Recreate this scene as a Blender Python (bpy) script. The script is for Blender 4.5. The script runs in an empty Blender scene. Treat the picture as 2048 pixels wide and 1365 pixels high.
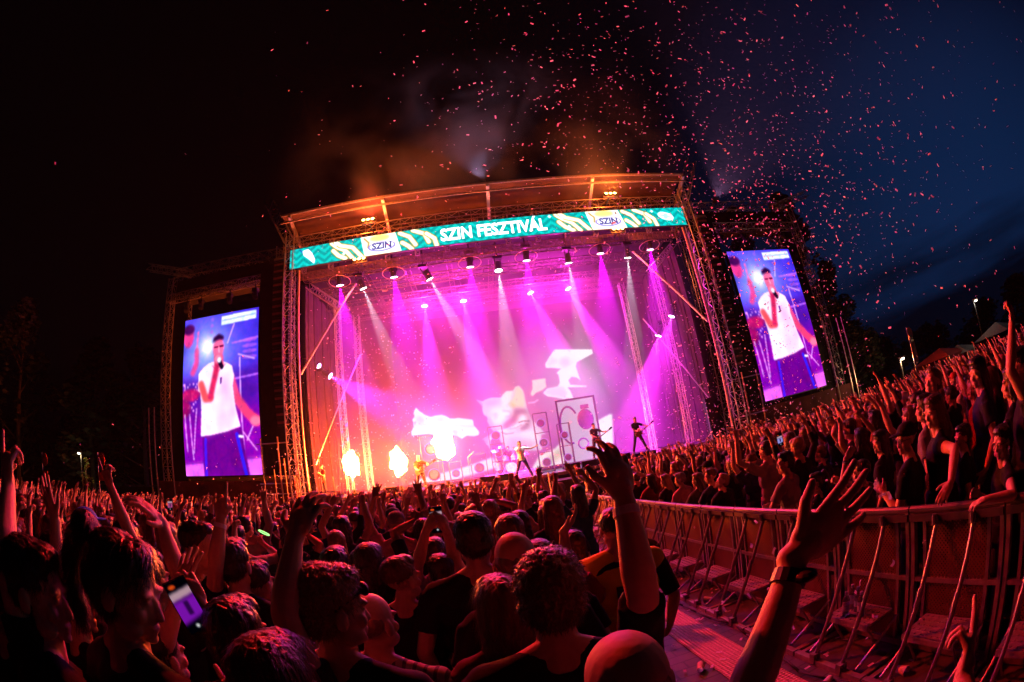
import bpy, bmesh, math, random
import numpy as np
from mathutils import Vector, Matrix, noise
random.seed(7)
R = math.radians
scene = bpy.context.scene
COL = scene.collection

# ------------------------------------------------------------------ camera
CAMZ = 2.05
W0, H0, FPX = 2048.0, 1365.0, 917.54
YAW, PITCH, ROLL = R(5.286), R(14.83), R(-8.677)
cf = Vector((math.sin(YAW)*math.cos(PITCH), math.cos(YAW)*math.cos(PITCH), math.sin(PITCH)))
_r0 = Vector((math.cos(YAW), -math.sin(YAW), 0)); _u0 = _r0.cross(cf)
cr = _r0*math.cos(ROLL) + _u0*math.sin(ROLL)
cu = cr.cross(cf)
CAM = Vector((0, 0, CAMZ))
cam = bpy.data.cameras.new('camera')
camo = bpy.data.objects.new('camera', cam); COL.objects.link(camo)
camo.matrix_world = Matrix(((cr.x, cu.x, -cf.x, 0), (cr.y, cu.y, -cf.y, 0), (cr.z, cu.z, -cf.z, CAMZ), (0, 0, 0, 1)))
cam.type = 'PANO'; cam.sensor_width = 36; cam.sensor_fit = 'HORIZONTAL'
cam.clip_start = 0.05; cam.clip_end = 2000
for t in (cam, getattr(cam, 'cycles', None)):
    try:
        t.panorama_type = 'FISHEYE_EQUISOLID'; t.fisheye_lens = FPX/W0*36; t.fisheye_fov = R(180)
    except Exception:
        pass
scene.camera = camo

# ------------------------------------------------------------------ world: the sky after sunset
world = bpy.data.worlds.new('World'); scene.world = world; world.use_nodes = True
wt = world.node_tree; wt.nodes.clear()
def wn(t, **k):
    n = wt.nodes.new(t)
    for a, b in k.items(): setattr(n, a, b)
    return n
tc = wn('ShaderNodeTexCoord'); bg = wn('ShaderNodeBackground'); wo = wn('ShaderNodeOutputWorld')
dt = wn('ShaderNodeVectorMath', operation='DOT_PRODUCT')
dt.inputs[1].default_value = Vector((0.93, 0.33, 0.17)).normalized()
rp = wn('ShaderNodeValToRGB'); e = rp.color_ramp.elements
e[0].position = 0.42; e[0].color = (0.0009, 0.0004, 0.0006, 1)
e[1].position = 1.0; e[1].color = (0.0035, 0.016, 0.062, 1)
m = e.new(0.72); m.color = (0.0008, 0.0008, 0.0024, 1)
m = e.new(0.88); m.color = (0.0008, 0.004, 0.018, 1)
sep = wn('ShaderNodeSeparateXYZ')
ns = wn('ShaderNodeTexNoise'); ns.inputs['Scale'].default_value = 2.2; ns.inputs['Detail'].default_value = 5
mp = wn('ShaderNodeMapping'); mp.inputs['Scale'].default_value = (1, 1, 7); mp.inputs['Rotation'].default_value = (0, R(8), 0)
ma = wn('ShaderNodeMath', operation='MULTIPLY_ADD'); ma.inputs[1].default_value = -0.32; ma.inputs[2].default_value = 0.18
mb_ = wn('ShaderNodeMath', operation='ADD')
cr2 = wn('ShaderNodeValToRGB'); e = cr2.color_ramp.elements
e[0].position = 0.12; e[0].color = (0.12, 0.1, 0.1, 1); e[1].position = 0.24; e[1].color = (1, 1, 1, 1)
mx = wn('ShaderNodeMix', data_type='RGBA', blend_type='MULTIPLY'); mx.inputs[0].default_value = 1
L = wt.links.new
L(tc.outputs['Generated'], dt.inputs[0]); L(dt.outputs['Value'], rp.inputs[0])
L(tc.outputs['Generated'], sep.inputs[0]); L(tc.outputs['Generated'], mp.inputs[0]); L(mp.outputs[0], ns.inputs['Vector'])
L(ns.outputs['Fac'], ma.inputs[0]); L(sep.outputs['Z'], mb_.inputs[0]); L(ma.outputs[0], mb_.inputs[1])
L(mb_.outputs[0], cr2.inputs[0]); L(rp.outputs[0], mx.inputs[6]); L(cr2.outputs[0], mx.inputs[7])
L(mx.outputs[2], bg.inputs[0]); bg.inputs[1].default_value = 1.0; L(bg.outputs[0], wo.inputs[0])

vs = scene.view_settings
vs.view_transform = 'Standard'; vs.look = 'None'; vs.exposure = 0; vs.gamma = 1; vs.use_curve_mapping = False
try:
    cy = scene.cycles
    cy.volume_step_rate = 2.0; cy.volume_max_steps = 96; cy.max_bounces = 4; cy.diffuse_bounces = 2; cy.glossy_bounces = 2
    cy.transparent_max_bounces = 12; cy.volume_bounces = 0; cy.sample_clamp_indirect = 4
    cy.use_denoising = True
except Exception:
    pass

# ------------------------------------------------------------------ helpers
def ray(x, y):
    dx, dy = x-W0/2, H0/2-y; rr = math.hypot(dx, dy); th = 2*math.asin(min(1, rr/2/FPX))
    if rr < 1e-6: return cf.copy()
    return cf*math.cos(th) + (cr*dx+cu*dy)*(math.sin(th)/rr)
def U(x, y, Y):
    d = ray(x, y); return CAM + d*(Y/d.y)
def PD(x, y, D):
    return CAM + ray(x, y)*D
def pix(p):
    v = p-CAM; x, y, z = v.dot(cr), v.dot(cu), v.dot(cf); q = math.hypot(x, y)
    k = 2*FPX*math.sin(math.atan2(q, z)/2)/max(q, 1e-9)
    return W0/2+k*x, H0/2-k*y
def gz(y): return -0.03*max(-20, min(y, 24))

MATS = {}
def shader(name):
    m = bpy.data.materials.new(name); m.use_nodes = True; MATS[name] = m
    return m, m.node_tree, m.node_tree.nodes['Principled BSDF']
def mat(name, col, rough=0.6, metal=0.0, var=0.25, scale=8, bump=0.0):
    if name in MATS: return MATS[name]
    m, t, b = shader(name)
    b.inputs['Roughness'].default_value = rough; b.inputs['Metallic'].default_value = metal
    n = t.nodes.new('ShaderNodeTexNoise'); n.inputs['Scale'].default_value = scale; n.inputs['Detail'].default_value = 4
    c = t.nodes.new('ShaderNodeTexCoord'); t.links.new(c.outputs['Object'], n.inputs['Vector'])
    r = t.nodes.new('ShaderNodeValToRGB'); e = r.color_ramp.elements
    e[0].position = .3; e[1].position = .7
    e[0].color = (*[v*(1-var) for v in col], 1); e[1].color = (*[min(1, v*(1+var)) for v in col], 1)
    t.links.new(n.outputs['Fac'], r.inputs[0]); t.links.new(r.outputs[0], b.inputs['Base Color'])
    if bump:
        bp = t.nodes.new('ShaderNodeBump'); bp.inputs['Strength'].default_value = bump; bp.inputs['Distance'].default_value = .02
        t.links.new(n.outputs['Fac'], bp.inputs['Height']); t.links.new(bp.outputs[0], b.inputs['Normal'])
    return m
def objmat(name, rough, scale, bump, var=.3, stretch=(1, 1, 1), spec=.4, sss=0):
    """material whose base colour is the object's own colour, with fine variation"""
    m, t, b = shader(name)
    b.inputs['Roughness'].default_value = rough; b.inputs['Specular IOR Level'].default_value = spec
    oi = t.nodes.new('ShaderNodeObjectInfo'); c = t.nodes.new('ShaderNodeTexCoord')
    mp = t.nodes.new('ShaderNodeMapping'); mp.inputs['Scale'].default_value = stretch
    n = t.nodes.new('ShaderNodeTexNoise'); n.inputs['Scale'].default_value = scale; n.inputs['Detail'].default_value = 5
    mr = t.nodes.new('ShaderNodeMapRange'); mr.inputs[3].default_value = 1-var; mr.inputs[4].default_value = 1+var
    mx = t.nodes.new('ShaderNodeVectorMath'); mx.operation = 'SCALE'
    t.links.new(c.outputs['Object'], mp.inputs[0]); t.links.new(mp.outputs[0], n.inputs['Vector']); t.links.new(n.outputs['Fac'], mr.inputs[0])
    t.links.new(oi.outputs['Color'], mx.inputs[0]); t.links.new(mr.outputs[0], mx.inputs['Scale'])
    t.links.new(mx.outputs[0], b.inputs['Base Color'])
    bp = t.nodes.new('ShaderNodeBump'); bp.inputs['Strength'].default_value = bump; bp.inputs['Distance'].default_value = .01
    t.links.new(n.outputs['Fac'], bp.inputs['Height']); t.links.new(bp.outputs[0], b.inputs['Normal'])
    return m
def emit(name, col, s, attr=None, sampling='AUTO'):
    if name in MATS: return MATS[name]
    m, t, b = shader(name); t.nodes.remove(b)
    e = t.nodes.new('ShaderNodeEmission'); e.inputs[0].default_value = (*col, 1); e.inputs[1].default_value = s
    if attr:
        a = t.nodes.new('ShaderNodeAttribute'); a.attribute_name = attr; t.links.new(a.outputs['Color'], e.inputs[0])
    t.links.new(e.outputs[0], t.nodes['Material Output'].inputs[0])
    try: m.cycles.emission_sampling = sampling
    except Exception: pass
    return m
def attrmat(name, attr, rough=.7):
    if name in MATS: return MATS[name]
    m, t, b = shader(name); b.inputs['Roughness'].default_value = rough
    a = t.nodes.new('ShaderNodeAttribute'); a.attribute_name = attr; t.links.new(a.outputs['Color'], b.inputs['Base Color'])
    return m

class MB:
    def __init__(s): s.v = []; s.f = []
    def box(s, c, d, rot=None):
        o = len(s.v); c = Vector(c)
        for x in (-.5, .5):
            for y in (-.5, .5):
                for z in (-.5, .5):
                    p = Vector((x*d[0], y*d[1], z*d[2]))
                    if rot is not None: p = rot @ p
                    s.v.append(tuple(c+p))
        for q in ((0, 1, 3, 2), (4, 6, 7, 5), (0, 4, 5, 1), (2, 3, 7, 6), (0, 2, 6, 4), (1, 5, 7, 3)): s.f.append(tuple(o+i for i in q))
        return s
    def tube(s, a, b, r, r2=None, n=6, cap=True):
        a, b = Vector(a), Vector(b); d = b-a
        if d.length < 1e-6: return s
        r2 = r if r2 is None else r2
        d.normalize(); u = d.orthogonal().normalized(); w = d.cross(u); o = len(s.v)
        for p, q in ((a, r), (b, r2)):
            for i in range(n):
                t = 2*math.pi*i/n; s.v.append(tuple(p+(u*math.cos(t)+w*math.sin(t))*q))
        for i in range(n): s.f.append((o+i, o+(i+1) % n, o+n+(i+1) % n, o+n+i))
        if cap: s.f.append(tuple(o+i for i in reversed(range(n)))); s.f.append(tuple(o+n+i for i in range(n)))
        return s
    def path(s, pts, r, n=6):
        for a, b in zip(pts, pts[1:]): s.tube(a, b, r, n=n)
        return s
    def ring(s, c, R_, r, axis=(0, 0, 1), n=24, m=5):
        c = Vector(c); d = Vector(axis).normalized(); u = d.orthogonal().normalized(); w = d.cross(u)
        pts = [c+(u*math.cos(2*math.pi*i/n)+w*math.sin(2*math.pi*i/n))*R_ for i in range(n+1)]
        return s.path(pts, r, m)
    def ball(s, c, rad, rot=None, nu=12, nv=8, dis=0, seed=0):
        c = Vector(c); o = len(s.v); rad = (rad, rad, rad) if not hasattr(rad, '__len__') else rad
        for j in range(nv+1):
            ph = math.pi*j/nv
            for i in range(nu):
                th = 2*math.pi*i/nu
                q = Vector((math.sin(ph)*math.cos(th), math.sin(ph)*math.sin(th), math.cos(ph)))
                k = 1+(dis*noise.noise(q*2.3+Vector((seed, seed*.7, 0))) if dis else 0)
                p = Vector((q.x*rad[0]*k, q.y*rad[1]*k, q.z*rad[2]*k))
                if rot is not None: p = rot @ p
                s.v.append(tuple(c+p))
        for j in range(nv):
            for i in range(nu):
                a = o+j*nu+i; b = o+j*nu+(i+1) % nu
                s.f.append((a, a+nu, b+nu, b))
        return s
    def disc(s, c, r, axis, n=20):
        c = Vector(c); d = Vector(axis).normalized(); u = d.orthogonal().normalized(); w = d.cross(u); o = len(s.v)
        for i in range(n):
            t = 2*math.pi*i/n; s.v.append(tuple(c+(u*math.cos(t)+w*math.sin(t))*r))
        s.f.append(tuple(o+i for i in range(n))); return s
    def prism(s, pts, y0, y1):
        """outline in X,Z extruded from y0 to y1"""
        o = len(s.v); n = len(pts)
        for y in (y0, y1):
            for x, z in pts: s.v.append((x, y, z))
        s.f.append(tuple(o+i for i in range(n))); s.f.append(tuple(o+n+i for i in reversed(range(n))))
        for i in range(n): s.f.append((o+i, o+n+i, o+n+(i+1) % n, o+(i+1) % n))
        return s
    def truss(s, a, b, w=.4, r=.028, rd=.014, bay=None, up=None):
        a, b = Vector(a), Vector(b); d = (b-a); ln = d.length; d.normalize()
        u = Vector(up) if up else (Vector((0, 1, 0)) if abs(d.y) < .9 else Vector((1, 0, 0)))
        u = (u-d*u.dot(d)).normalized(); k = d.cross(u)
        cs = [u*x*w/2+k*y*w/2 for x, y in ((-1, -1), (1, -1), (1, 1), (-1, 1))]
        for c in cs: s.tube(a+c, b+c, r, n=5)
        nb = max(1, round(ln/(bay or w*1.15)))
        for i in range(nb):
            p, q = a+d*ln*i/nb, a+d*ln*(i+1)/nb
            for j in range(4):
                c1, c2 = cs[j], cs[(j+1) % 4]
                if i % 2: c1, c2 = c2, c1
                s.tube(p+c1, q+c2, rd, n=4, cap=False)
                s.tube(p+cs[j], p+cs[(j+1) % 4], rd, n=4, cap=False)
        return s
    def mesh(s, name):
        me = bpy.data.meshes.new(name); me.from_pydata(s.v, [], s.f); me.update(); return me
    def build(s, name, m, parent=None, smooth=False, fix=True):
        me = s.mesh(name)
        if fix:
            b = bmesh.new(); b.from_mesh(me); bmesh.ops.recalc_face_normals(b, faces=b.faces); b.to_mesh(me); b.free()
        if smooth: me.polygons.foreach_set('use_smooth', [True]*len(me.polygons))
        if m: me.materials.append(m)
        o = bpy.data.objects.new(name, me); COL.objects.link(o)
        if parent: o.parent = parent
        return o
def tag(o, label=None, cat=None, group=None, kind=None):
    if label: o['label'] = label
    if cat: o['category'] = cat
    if group: o['group'] = group
    if kind: o['kind'] = kind
    return o
def empty(name, loc=(0, 0, 0), rz=0, label=None, cat=None, group=None):
    o = bpy.data.objects.new(name, None); COL.objects.link(o); o.location = loc; o.rotation_euler = (0, 0, rz); o.empty_display_size = .1
    return tag(o, label, cat, group)
def kids(o): return list(o.children)
def copy_tree(o, parent=None):
    c = o.copy(); COL.objects.link(c)
    if parent: c.parent = parent
    for ch in kids(o): copy_tree(ch, c)
    return c
def lamp(name, kind, loc, energy, col, parent=None, aim=None, **k):
    l = bpy.data.lights.new(name, kind); l.energy = energy; l.color = col
    for a, b in k.items(): setattr(l, a, b)
    o = bpy.data.objects.new(name, l); COL.objects.link(o); o.location = loc
    if aim is not None: o.rotation_mode = 'QUATERNION'; o.rotation_quaternion = Vector(aim).to_track_quat('-Z', 'Y')
    if parent: o.parent = parent
    return o

# painter for LED pictures: numpy canvas, sampled by the vertices of a fine grid
class Canvas:
    def __init__(s, w, h, ux, uz, bgc):
        s.w, s.h = w, h; s.a = np.zeros((h, w, 3)); s.a[:] = bgc
        s.X, s.Y = np.meshgrid((np.arange(w)+.5)/w*ux, (np.arange(h)+.5)/h*uz); s.ux, s.uz = ux, uz
    def mask(s, pts):
        m = np.zeros(s.X.shape, bool); n = len(pts)
        for i in range(n):
            (x1, y1), (x2, y2) = pts[i], pts[(i+1) % n]
            if y1 == y2: continue
            c = ((y1 > s.Y) != (y2 > s.Y)) & (s.X < (x2-x1)*(s.Y-y1)/(y2-y1)+x1); m ^= c
        return m
    def blur(s, m, r):
        m = m.astype(float); r = int(r)
        if r < 1: return m
        for _ in range(2):
            for ax in (0, 1):
                p = np.pad(m, [(r, r) if a == ax else (0, 0) for a in (0, 1)], mode='edge'); c = np.cumsum(p, axis=ax)
                z = np.zeros_like(np.take(c, [0], axis=ax)); c = np.concatenate([z, c], axis=ax); n = m.shape[ax]
                m = (np.take(c, range(2*r+1, 2*r+1+n), axis=ax)-np.take(c, range(0, n), axis=ax))/(2*r+1)
        return m
    def put(s, m, col, al=1.0, blur=0):
        m = s.blur(m, blur)[..., None]*al; s.a = s.a*(1-m)+np.array(col)*m
    def poly(s, pts, col, al=1.0, blur=1): s.put(s.mask(pts), col, al, blur)
    def ell(s, cx, cy, rx, ry, col, al=1.0, blur=1, ang=0):
        c, q = math.cos(ang), math.sin(ang); dx, dy = s.X-cx, s.Y-cy
        s.put(((dx*c+dy*q)/rx)**2+((-dx*q+dy*c)/ry)**2 < 1, col, al, blur)
    def line(s, pts, w, col, al=1.0, blur=1):
        m = np.zeros(s.X.shape, bool)
        for (x1, y1), (x2, y2) in zip(pts, pts[1:]):
            dx, dy = x2-x1, y2-y1; t = np.clip(((s.X-x1)*dx+(s.Y-y1)*dy)/(dx*dx+dy*dy+1e-9), 0, 1)
            m |= (s.X-x1-t*dx)**2+(s.Y-y1-t*dy)**2 < (w/2)**2
        s.put(m, col, al, blur)
    def glow(s, cx, cy, r, col, al=1.0):
        d = np.exp(-((s.X-cx)**2+(s.Y-cy)**2)/(r*r))[..., None]*al; s.a = s.a*(1-d)+np.array(col)*d
    def grid(s, name, x0, x1, z0, z1, y, nx, nz, material, parent):
        """canvas top row at z1; colours are sRGB, stored linear"""
        a = np.clip(s.a, 0, 1)**2.2
        jj, ii = np.mgrid[0:nz+1, 0:nx+1]
        vx = x0+(x1-x0)*ii/nx; vz = z1-(z1-z0)*jj/nz
        co = np.stack([vx, np.full_like(vx, y), vz], -1).reshape(-1, 3)
        cc = a[np.clip((jj*s.h/nz).astype(int), 0, s.h-1), np.clip((ii*s.w/nx).astype(int), 0, s.w-1)].reshape(-1, 3)
        k = (np.arange(nz)[:, None]*(nx+1)+np.arange(nx)[None]).ravel()
        f = np.stack([k, k+nx+1, k+nx+2, k+1], 1)
        me = bpy.data.meshes.new(name); me.vertices.add(len(co)); me.vertices.foreach_set('co', co.ravel())
        me.loops.add(f.size); me.loops.foreach_set('vertex_index', f.ravel()); me.polygons.add(len(f)); me.polygons.foreach_set('loop_start', np.arange(len(f))*4)
        me.update(calc_edges=True)
        at = me.color_attributes.new('picture', 'FLOAT_COLOR', 'POINT')
        at.data.foreach_set('color', np.concatenate([cc, np.ones((len(cc), 1))], 1).ravel())
        me.materials.append(material)
        o = bpy.data.objects.new(name, me); COL.objects.link(o); o.parent = parent; return o

BLACK = mat('black_paint', (.02, .02, .022), .5); ALU = mat('aluminium_tube', (.55, .53, .52), .38, .75, .12)
STEEL = mat('galvanised_steel', (.42, .4, .4), .45, .7, .2, 20); CLOTH_B = mat('black_scrim', (.018, .016, .018), .95, 0, .3, 3, .2)
RUB = mat('dark_rubber', (.03, .03, .03), .8)
GLASS = mat('clear_plastic', (.6, .6, .6), .1)

# ------------------------------------------------------------------ ground
def paving(name, c1, c2, sc, bump=.5):
    m, t, b = shader(name); b.inputs['Roughness'].default_value = .55
    c = t.nodes.new('ShaderNodeTexCoord'); br = t.nodes.new('ShaderNodeTexBrick'); br.inputs['Scale'].default_value = sc
    br.inputs['Color1'].default_value = (*c1, 1); br.inputs['Color2'].default_value = (*c2, 1); br.inputs['Mortar'].default_value = (.03, .03, .03, 1)
    br.inputs['Mortar Size'].default_value = .015; n = t.nodes.new('ShaderNodeTexNoise'); n.inputs['Scale'].default_value = 6
    mx = t.nodes.new('ShaderNodeMix'); mx.data_type = 'RGBA'; mx.blend_type = 'MULTIPLY'; mx.inputs[0].default_value = .7
    t.links.new(c.outputs['Object'], br.inputs['Vector']); t.links.new(c.outputs['Object'], n.inputs['Vector'])
    t.links.new(br.outputs[0], mx.inputs[6]); t.links.new(n.outputs['Fac'], mx.inputs[7]); t.links.new(mx.outputs[2], b.inputs['Base Color'])
    bp = t.nodes.new('ShaderNodeBump'); bp.inputs['Strength'].default_value = bump; bp.inputs['Distance'].default_value = .01
    t.links.new(br.outputs['Fac'], bp.inputs['Height']); bp.invert = True; t.links.new(bp.outputs[0], b.inputs['Normal'])
    return m
g = MB(); ys = [-400, -20, 0, 24, 60, 500]
for y in ys: g.v += [(-500, y, gz(y)), (500, y, gz(y))]
for i in range(len(ys)-1): g.f.append((2*i, 2*i+1, 2*i+3, 2*i+2))
tag(g.build('ground', paving('paving_slabs', (.12, .115, .12), (.085, .08, .085), 1.6)), kind='structure')
g = MB(); n = 60
for i in range(n+1):
    y = -1+i*.3; g.v += [(1.55, y, gz(y)+.012), (1.93, y, gz(y)+.012)]
for i in range(n): g.f.append((2*i, 2*i+1, 2*i+3, 2*i+2))
tac = mat('tactile_strip', (.5, .3, .2), .45, 0, .3, 40)
t = tac.node_tree; vo = t.nodes.new('ShaderNodeTexVoronoi'); vo.inputs['Scale'].default_value = 28; vo.inputs['Randomness'].default_value = 0
c_ = t.nodes.new('ShaderNodeTexCoord'); bp = t.nodes.new('ShaderNodeBump'); bp.inputs['Strength'].default_value = 1; bp.inputs['Distance'].default_value = .02
t.links.new(c_.outputs['Object'], vo.inputs['Vector']); t.links.new(vo.outputs['Distance'], bp.inputs['Height']); t.links.new(bp.outputs[0], t.nodes['Principled BSDF'].inputs['Normal'])
tag(g.build('path', tac), kind='structure')

# ------------------------------------------------------------------ haze and smoke
def volmat(name, dens, col=(1, 1, 1), aniso=.2):
    m, t, b = shader(name); t.nodes.remove(b); v = t.nodes.new('ShaderNodeVolumePrincipled')
    v.inputs['Color'].default_value = (*col, 1); v.inputs['Density'].default_value = dens; v.inputs['Anisotropy'].default_value = aniso
    t.links.new(v.outputs[0], t.nodes['Material Output'].inputs['Volume']); return m, t, v
vm, _, _ = volmat('thin_haze', .00009)
tag(MB().box((2, 12, 12), (150, 130, 30)).build('haze', vm), kind='stuff')
CX = 1.77; FL = 1.10; FY = 21.0         # stage centre, floor height, front edge
vm, vt, vv = volmat('stage_smoke', .024, (1, .9, 1), .25)
smoke_col = vm
tag(MB().box((CX, 25.6, 6.9), (21.4, 8.2, 11.2)).build('stage_smoke', vm), kind='stuff')
vm, vt, vv = volmat('plume_smoke', .05)
tcn = vt.nodes.new('ShaderNodeTexCoord'); nn = vt.nodes.new('ShaderNodeTexNoise'); nn.inputs['Scale'].default_value = .28; nn.inputs['Detail'].default_value = 3
nn.inputs['Distortion'].default_value = .6
mr = vt.nodes.new('ShaderNodeMapRange'); mr.inputs[1].default_value = .45; mr.inputs[2].default_value = .75; mr.inputs[3].default_value = 0; mr.inputs[4].default_value = 1
sp = vt.nodes.new('ShaderNodeSeparateXYZ'); fz = vt.nodes.new('ShaderNodeMapRange'); fz.inputs[1].default_value = 24; fz.inputs[2].default_value = 15.5; fz.inputs[3].default_value = 0; fz.inputs[4].default_value = .07
mm = vt.nodes.new('ShaderNodeMath'); mm.operation = 'MULTIPLY'
vt.links.new(tcn.outputs['Object'], nn.inputs['Vector']); vt.links.new(nn.outputs['Fac'], mr.inputs[0]); vt.links.new(tcn.outputs['Object'], sp.inputs[0])
vt.links.new(sp.outputs['Z'], fz.inputs[0]); ab = vt.nodes.new('ShaderNodeMath'); ab.operation = 'SUBTRACT'; ab.inputs[1].default_value = CX; ab2 = vt.nodes.new('ShaderNodeMath'); ab2.operation = 'ABSOLUTE'
fx = vt.nodes.new('ShaderNodeMapRange'); fx.inputs[1].default_value = 10.6; fx.inputs[2].default_value = 5.5; fx.inputs[3].default_value = 0; fx.inputs[4].default_value = 1; m2 = vt.nodes.new('ShaderNodeMath'); m2.operation = 'MULTIPLY'
vt.links.new(sp.outputs['X'], ab.inputs[0]); vt.links.new(ab.outputs[0], ab2.inputs[0]); vt.links.new(ab2.outputs[0], fx.inputs[0])
vt.links.new(mr.outputs[0], mm.inputs[0]); vt.links.new(fz.outputs[0], mm.inputs[1]); vt.links.new(mm.outputs[0], m2.inputs[0]); vt.links.new(fx.outputs[0], m2.inputs[1]); vt.links.new(m2.outputs[0], vv.inputs['Density'])
tag(MB().box((CX, 19.2, 19.0), (22, 6, 9)).build('plume_smoke', vm), kind='stuff')

# ------------------------------------------------------------------ stage
deck = MB().box((CX, 25.5, FL-.06), (22.6, 9.2, .12)).build('stage_deck', mat('stage_plywood', (.06, .05, .055), .3, 0, .3, 2))
st = empty('concert_stage', (0, 0, 0), 0, 'raised concert stage with dark deck and black skirt under the festival banner', 'stage')
deck.parent = st
MB().box((CX, FY-.06, (FL-.14+gz(21))/2), (22.6, .04, FL-.14-gz(21))).build('skirt', CLOTH_B, st)
MB().box((CX, FY-.1, FL+.02), (22.7, .1, .14)).build('deck_edge', mat('edge_trim', (.5, .42, .38), .4, .2), st)
rp_ = MB()
rp_.prism([(CX-11.3, FL), (CX-11.3, 13.3), (CX+11.3, 13.3), (CX+11.3, FL)], 30.2, 30.25)
rp_.build('back_drape', mat('back_drape_cloth', (.02, .015, .02), .9, 0, .4, 2, .3), st)
for sx in (-1, 1):
    x = CX+sx*11.0; d = MB()
    for k in range(18):
        d.box((x+.05*math.sin(k*1.7), 23.4+k*.36, 7.1), (.04, .38, 12))
    d.build('side_drape', mat('side_mesh', (.03, .012, .016), .9, 0, .5, 3, .3), st)
# roof: front beam, sloping membrane, rafters, trusses
roof = empty('stage_roof', (0, 0, 0), 0, 'curved membrane roof with lattice trusses over the stage', 'roof')
N = 24; mem = MB()
for i in range(N+1):
    x = CX-11.4+22.8*i/N
    mem.v += [(x, 19.9, 16.0), (x, 22, 15.9), (x, 26, 15.0), (x, 30.3, 13.4)]
for i in range(N):
    for j in range(3): a = i*4+j; mem.f.append((a, a+1, a+5, a+4))
mem.build('membrane', mat('roof_membrane', (.075, .045, .045), .6, 0, .25, .8, .1), roof)
fb = MB(); fb.box((CX, 19.85, 15.95), (22.8, .1, .1)); fb.box((CX, 19.9, 15.5), (22.8, .05, .09)); pass
fb.build('front_beam', mat('roof_beam', (.5, .42, .4), .4, .3), roof)
MB().box((CX, 26.2, 13.78), (22.2, 8.2, .03)).build('ceiling_light_block', CLOTH_B, roof)  # black sheet added to keep stage light off the membrane
for x in (-9.1, -3.75, 1.8, 7.5, 13.1):
    MB().box((x, 21.0, 15.35), (.16, 2.5, .16), Matrix.Rotation(R(-24), 3, 'X')).build('rafter', ALU, roof)
TR = [((CX-11.2, 21.3, 14.85), (CX+11.2, 21.3, 14.85), .55), ((CX-10.8, 22.5, 13.2), (CX+10.8, 22.5, 13.2), .45),
      ((CX-10.8, 24.8, 13.1), (CX+10.8, 24.8, 13.1), .45), ((CX-10.8, 27, 12.95), (CX+10.8, 27, 12.95), .45), ((CX-10.8, 29.2, 12.9), (CX+10.8, 29.2, 12.9), .45)]
SHADED_T = mat('shaded_truss', (.13, .1, .1), .5, .6)  # truss metal darkened to stand in for shade inside the roof
for a, b, w in TR: MB().truss(a, b, w).build('lattice_truss', SHADED_T if a[1] > 22 else ALU, roof)
for k in range(9):
    x = CX-10+k*2.5; MB().truss((x, 21.4, 14.2), (x, 29.4, 13.55), .3, .022, .011).build('cross_truss', SHADED_T, roof)
ln = MB()
for z in np.arange(12.65, 13.05, .08): ln.box((CX, 21.5, z), (21.6, .02, .03))
for x in np.arange(CX-10.8, CX+10.8, .3): ln.box((x, 21.53, 12.85), (.03, .02, .42))
ln.build('safety_net', mat('net_cord', (.25, .15, .12), .8), roof)
for k in range(14):
    x = CX-10.4+k*1.6; MB().truss((x, 21.38, 13.0), (x+.05, 21.38, 14.8), .22, .018, .01).build('drop_frame', ALU, roof)
# towers at the corners
def tower(x, lean, lab, top=15.4):
    t = empty('truss_tower', (x, 20.9, gz(21)), 0, lab, 'truss tower', 'main corner towers of the stage')
    MB().truss((0, 0, 0), (0, 0, top-gz(21)), .5, .035, .017, .5).build('mast', ALU, t)
    MB().truss((lean*.1, 0, top-gz(21)-.6), (lean*1.5, -.25, top-gz(21)+2.1), .55, .03, .015, .6).build('mast_head', ALU, t)
    MB().box((0, 0, .12), (1.2, 1.2, .24)).build('base', STEEL, t)
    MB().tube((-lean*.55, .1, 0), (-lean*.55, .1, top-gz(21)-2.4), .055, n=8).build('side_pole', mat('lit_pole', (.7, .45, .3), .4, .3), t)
    MB().tube((-lean*.55, .3, 8), (-lean*3.4, 1.6, 13.0), .06, n=8).build('knee_brace', ALU, t)
    MB().tube((-lean*.55, 1.5, 3.5), (-lean*3.0, 3.5, 9.5), .035, n=6).build('diagonal_brace', ALU, t)
    MB().truss((-lean*2.4, 2.2, 11.9), (-lean*.3, 2.2, 13.6), .35).build('corner_truss', ALU, t)
    return t
tower(-9.3, -1, 'left corner truss tower of the stage beside the tall line array of loudspeakers')
tower(13.1, 1, 'right corner truss tower of the stage rising beside the banner end')
def inner(x, y, h, lab):
    t = empty('truss_tower', (x, y, FL), 0, lab, 'truss tower', 'slim towers standing on the stage')
    MB().truss((0, 0, 0), (0, 0, h), .32, .022, .012).build('mast', ALU, t); MB().box((0, 0, .05), (.7, .7, .1)).build('base', STEEL, t)
inner(-7.6, 24.4, 11.2, 'slim truss tower upstage behind the leftmost flame'); inner(-6.9, 26.2, 10.8, 'slim truss tower deeper upstage between the two left flames')
inner(10.0, 26.5, 10.9, 'slim truss tower behind the guitarist on the right'); inner(11.6, 24.5, 11.2, 'slim truss tower downstage near the right corner tower')

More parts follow.
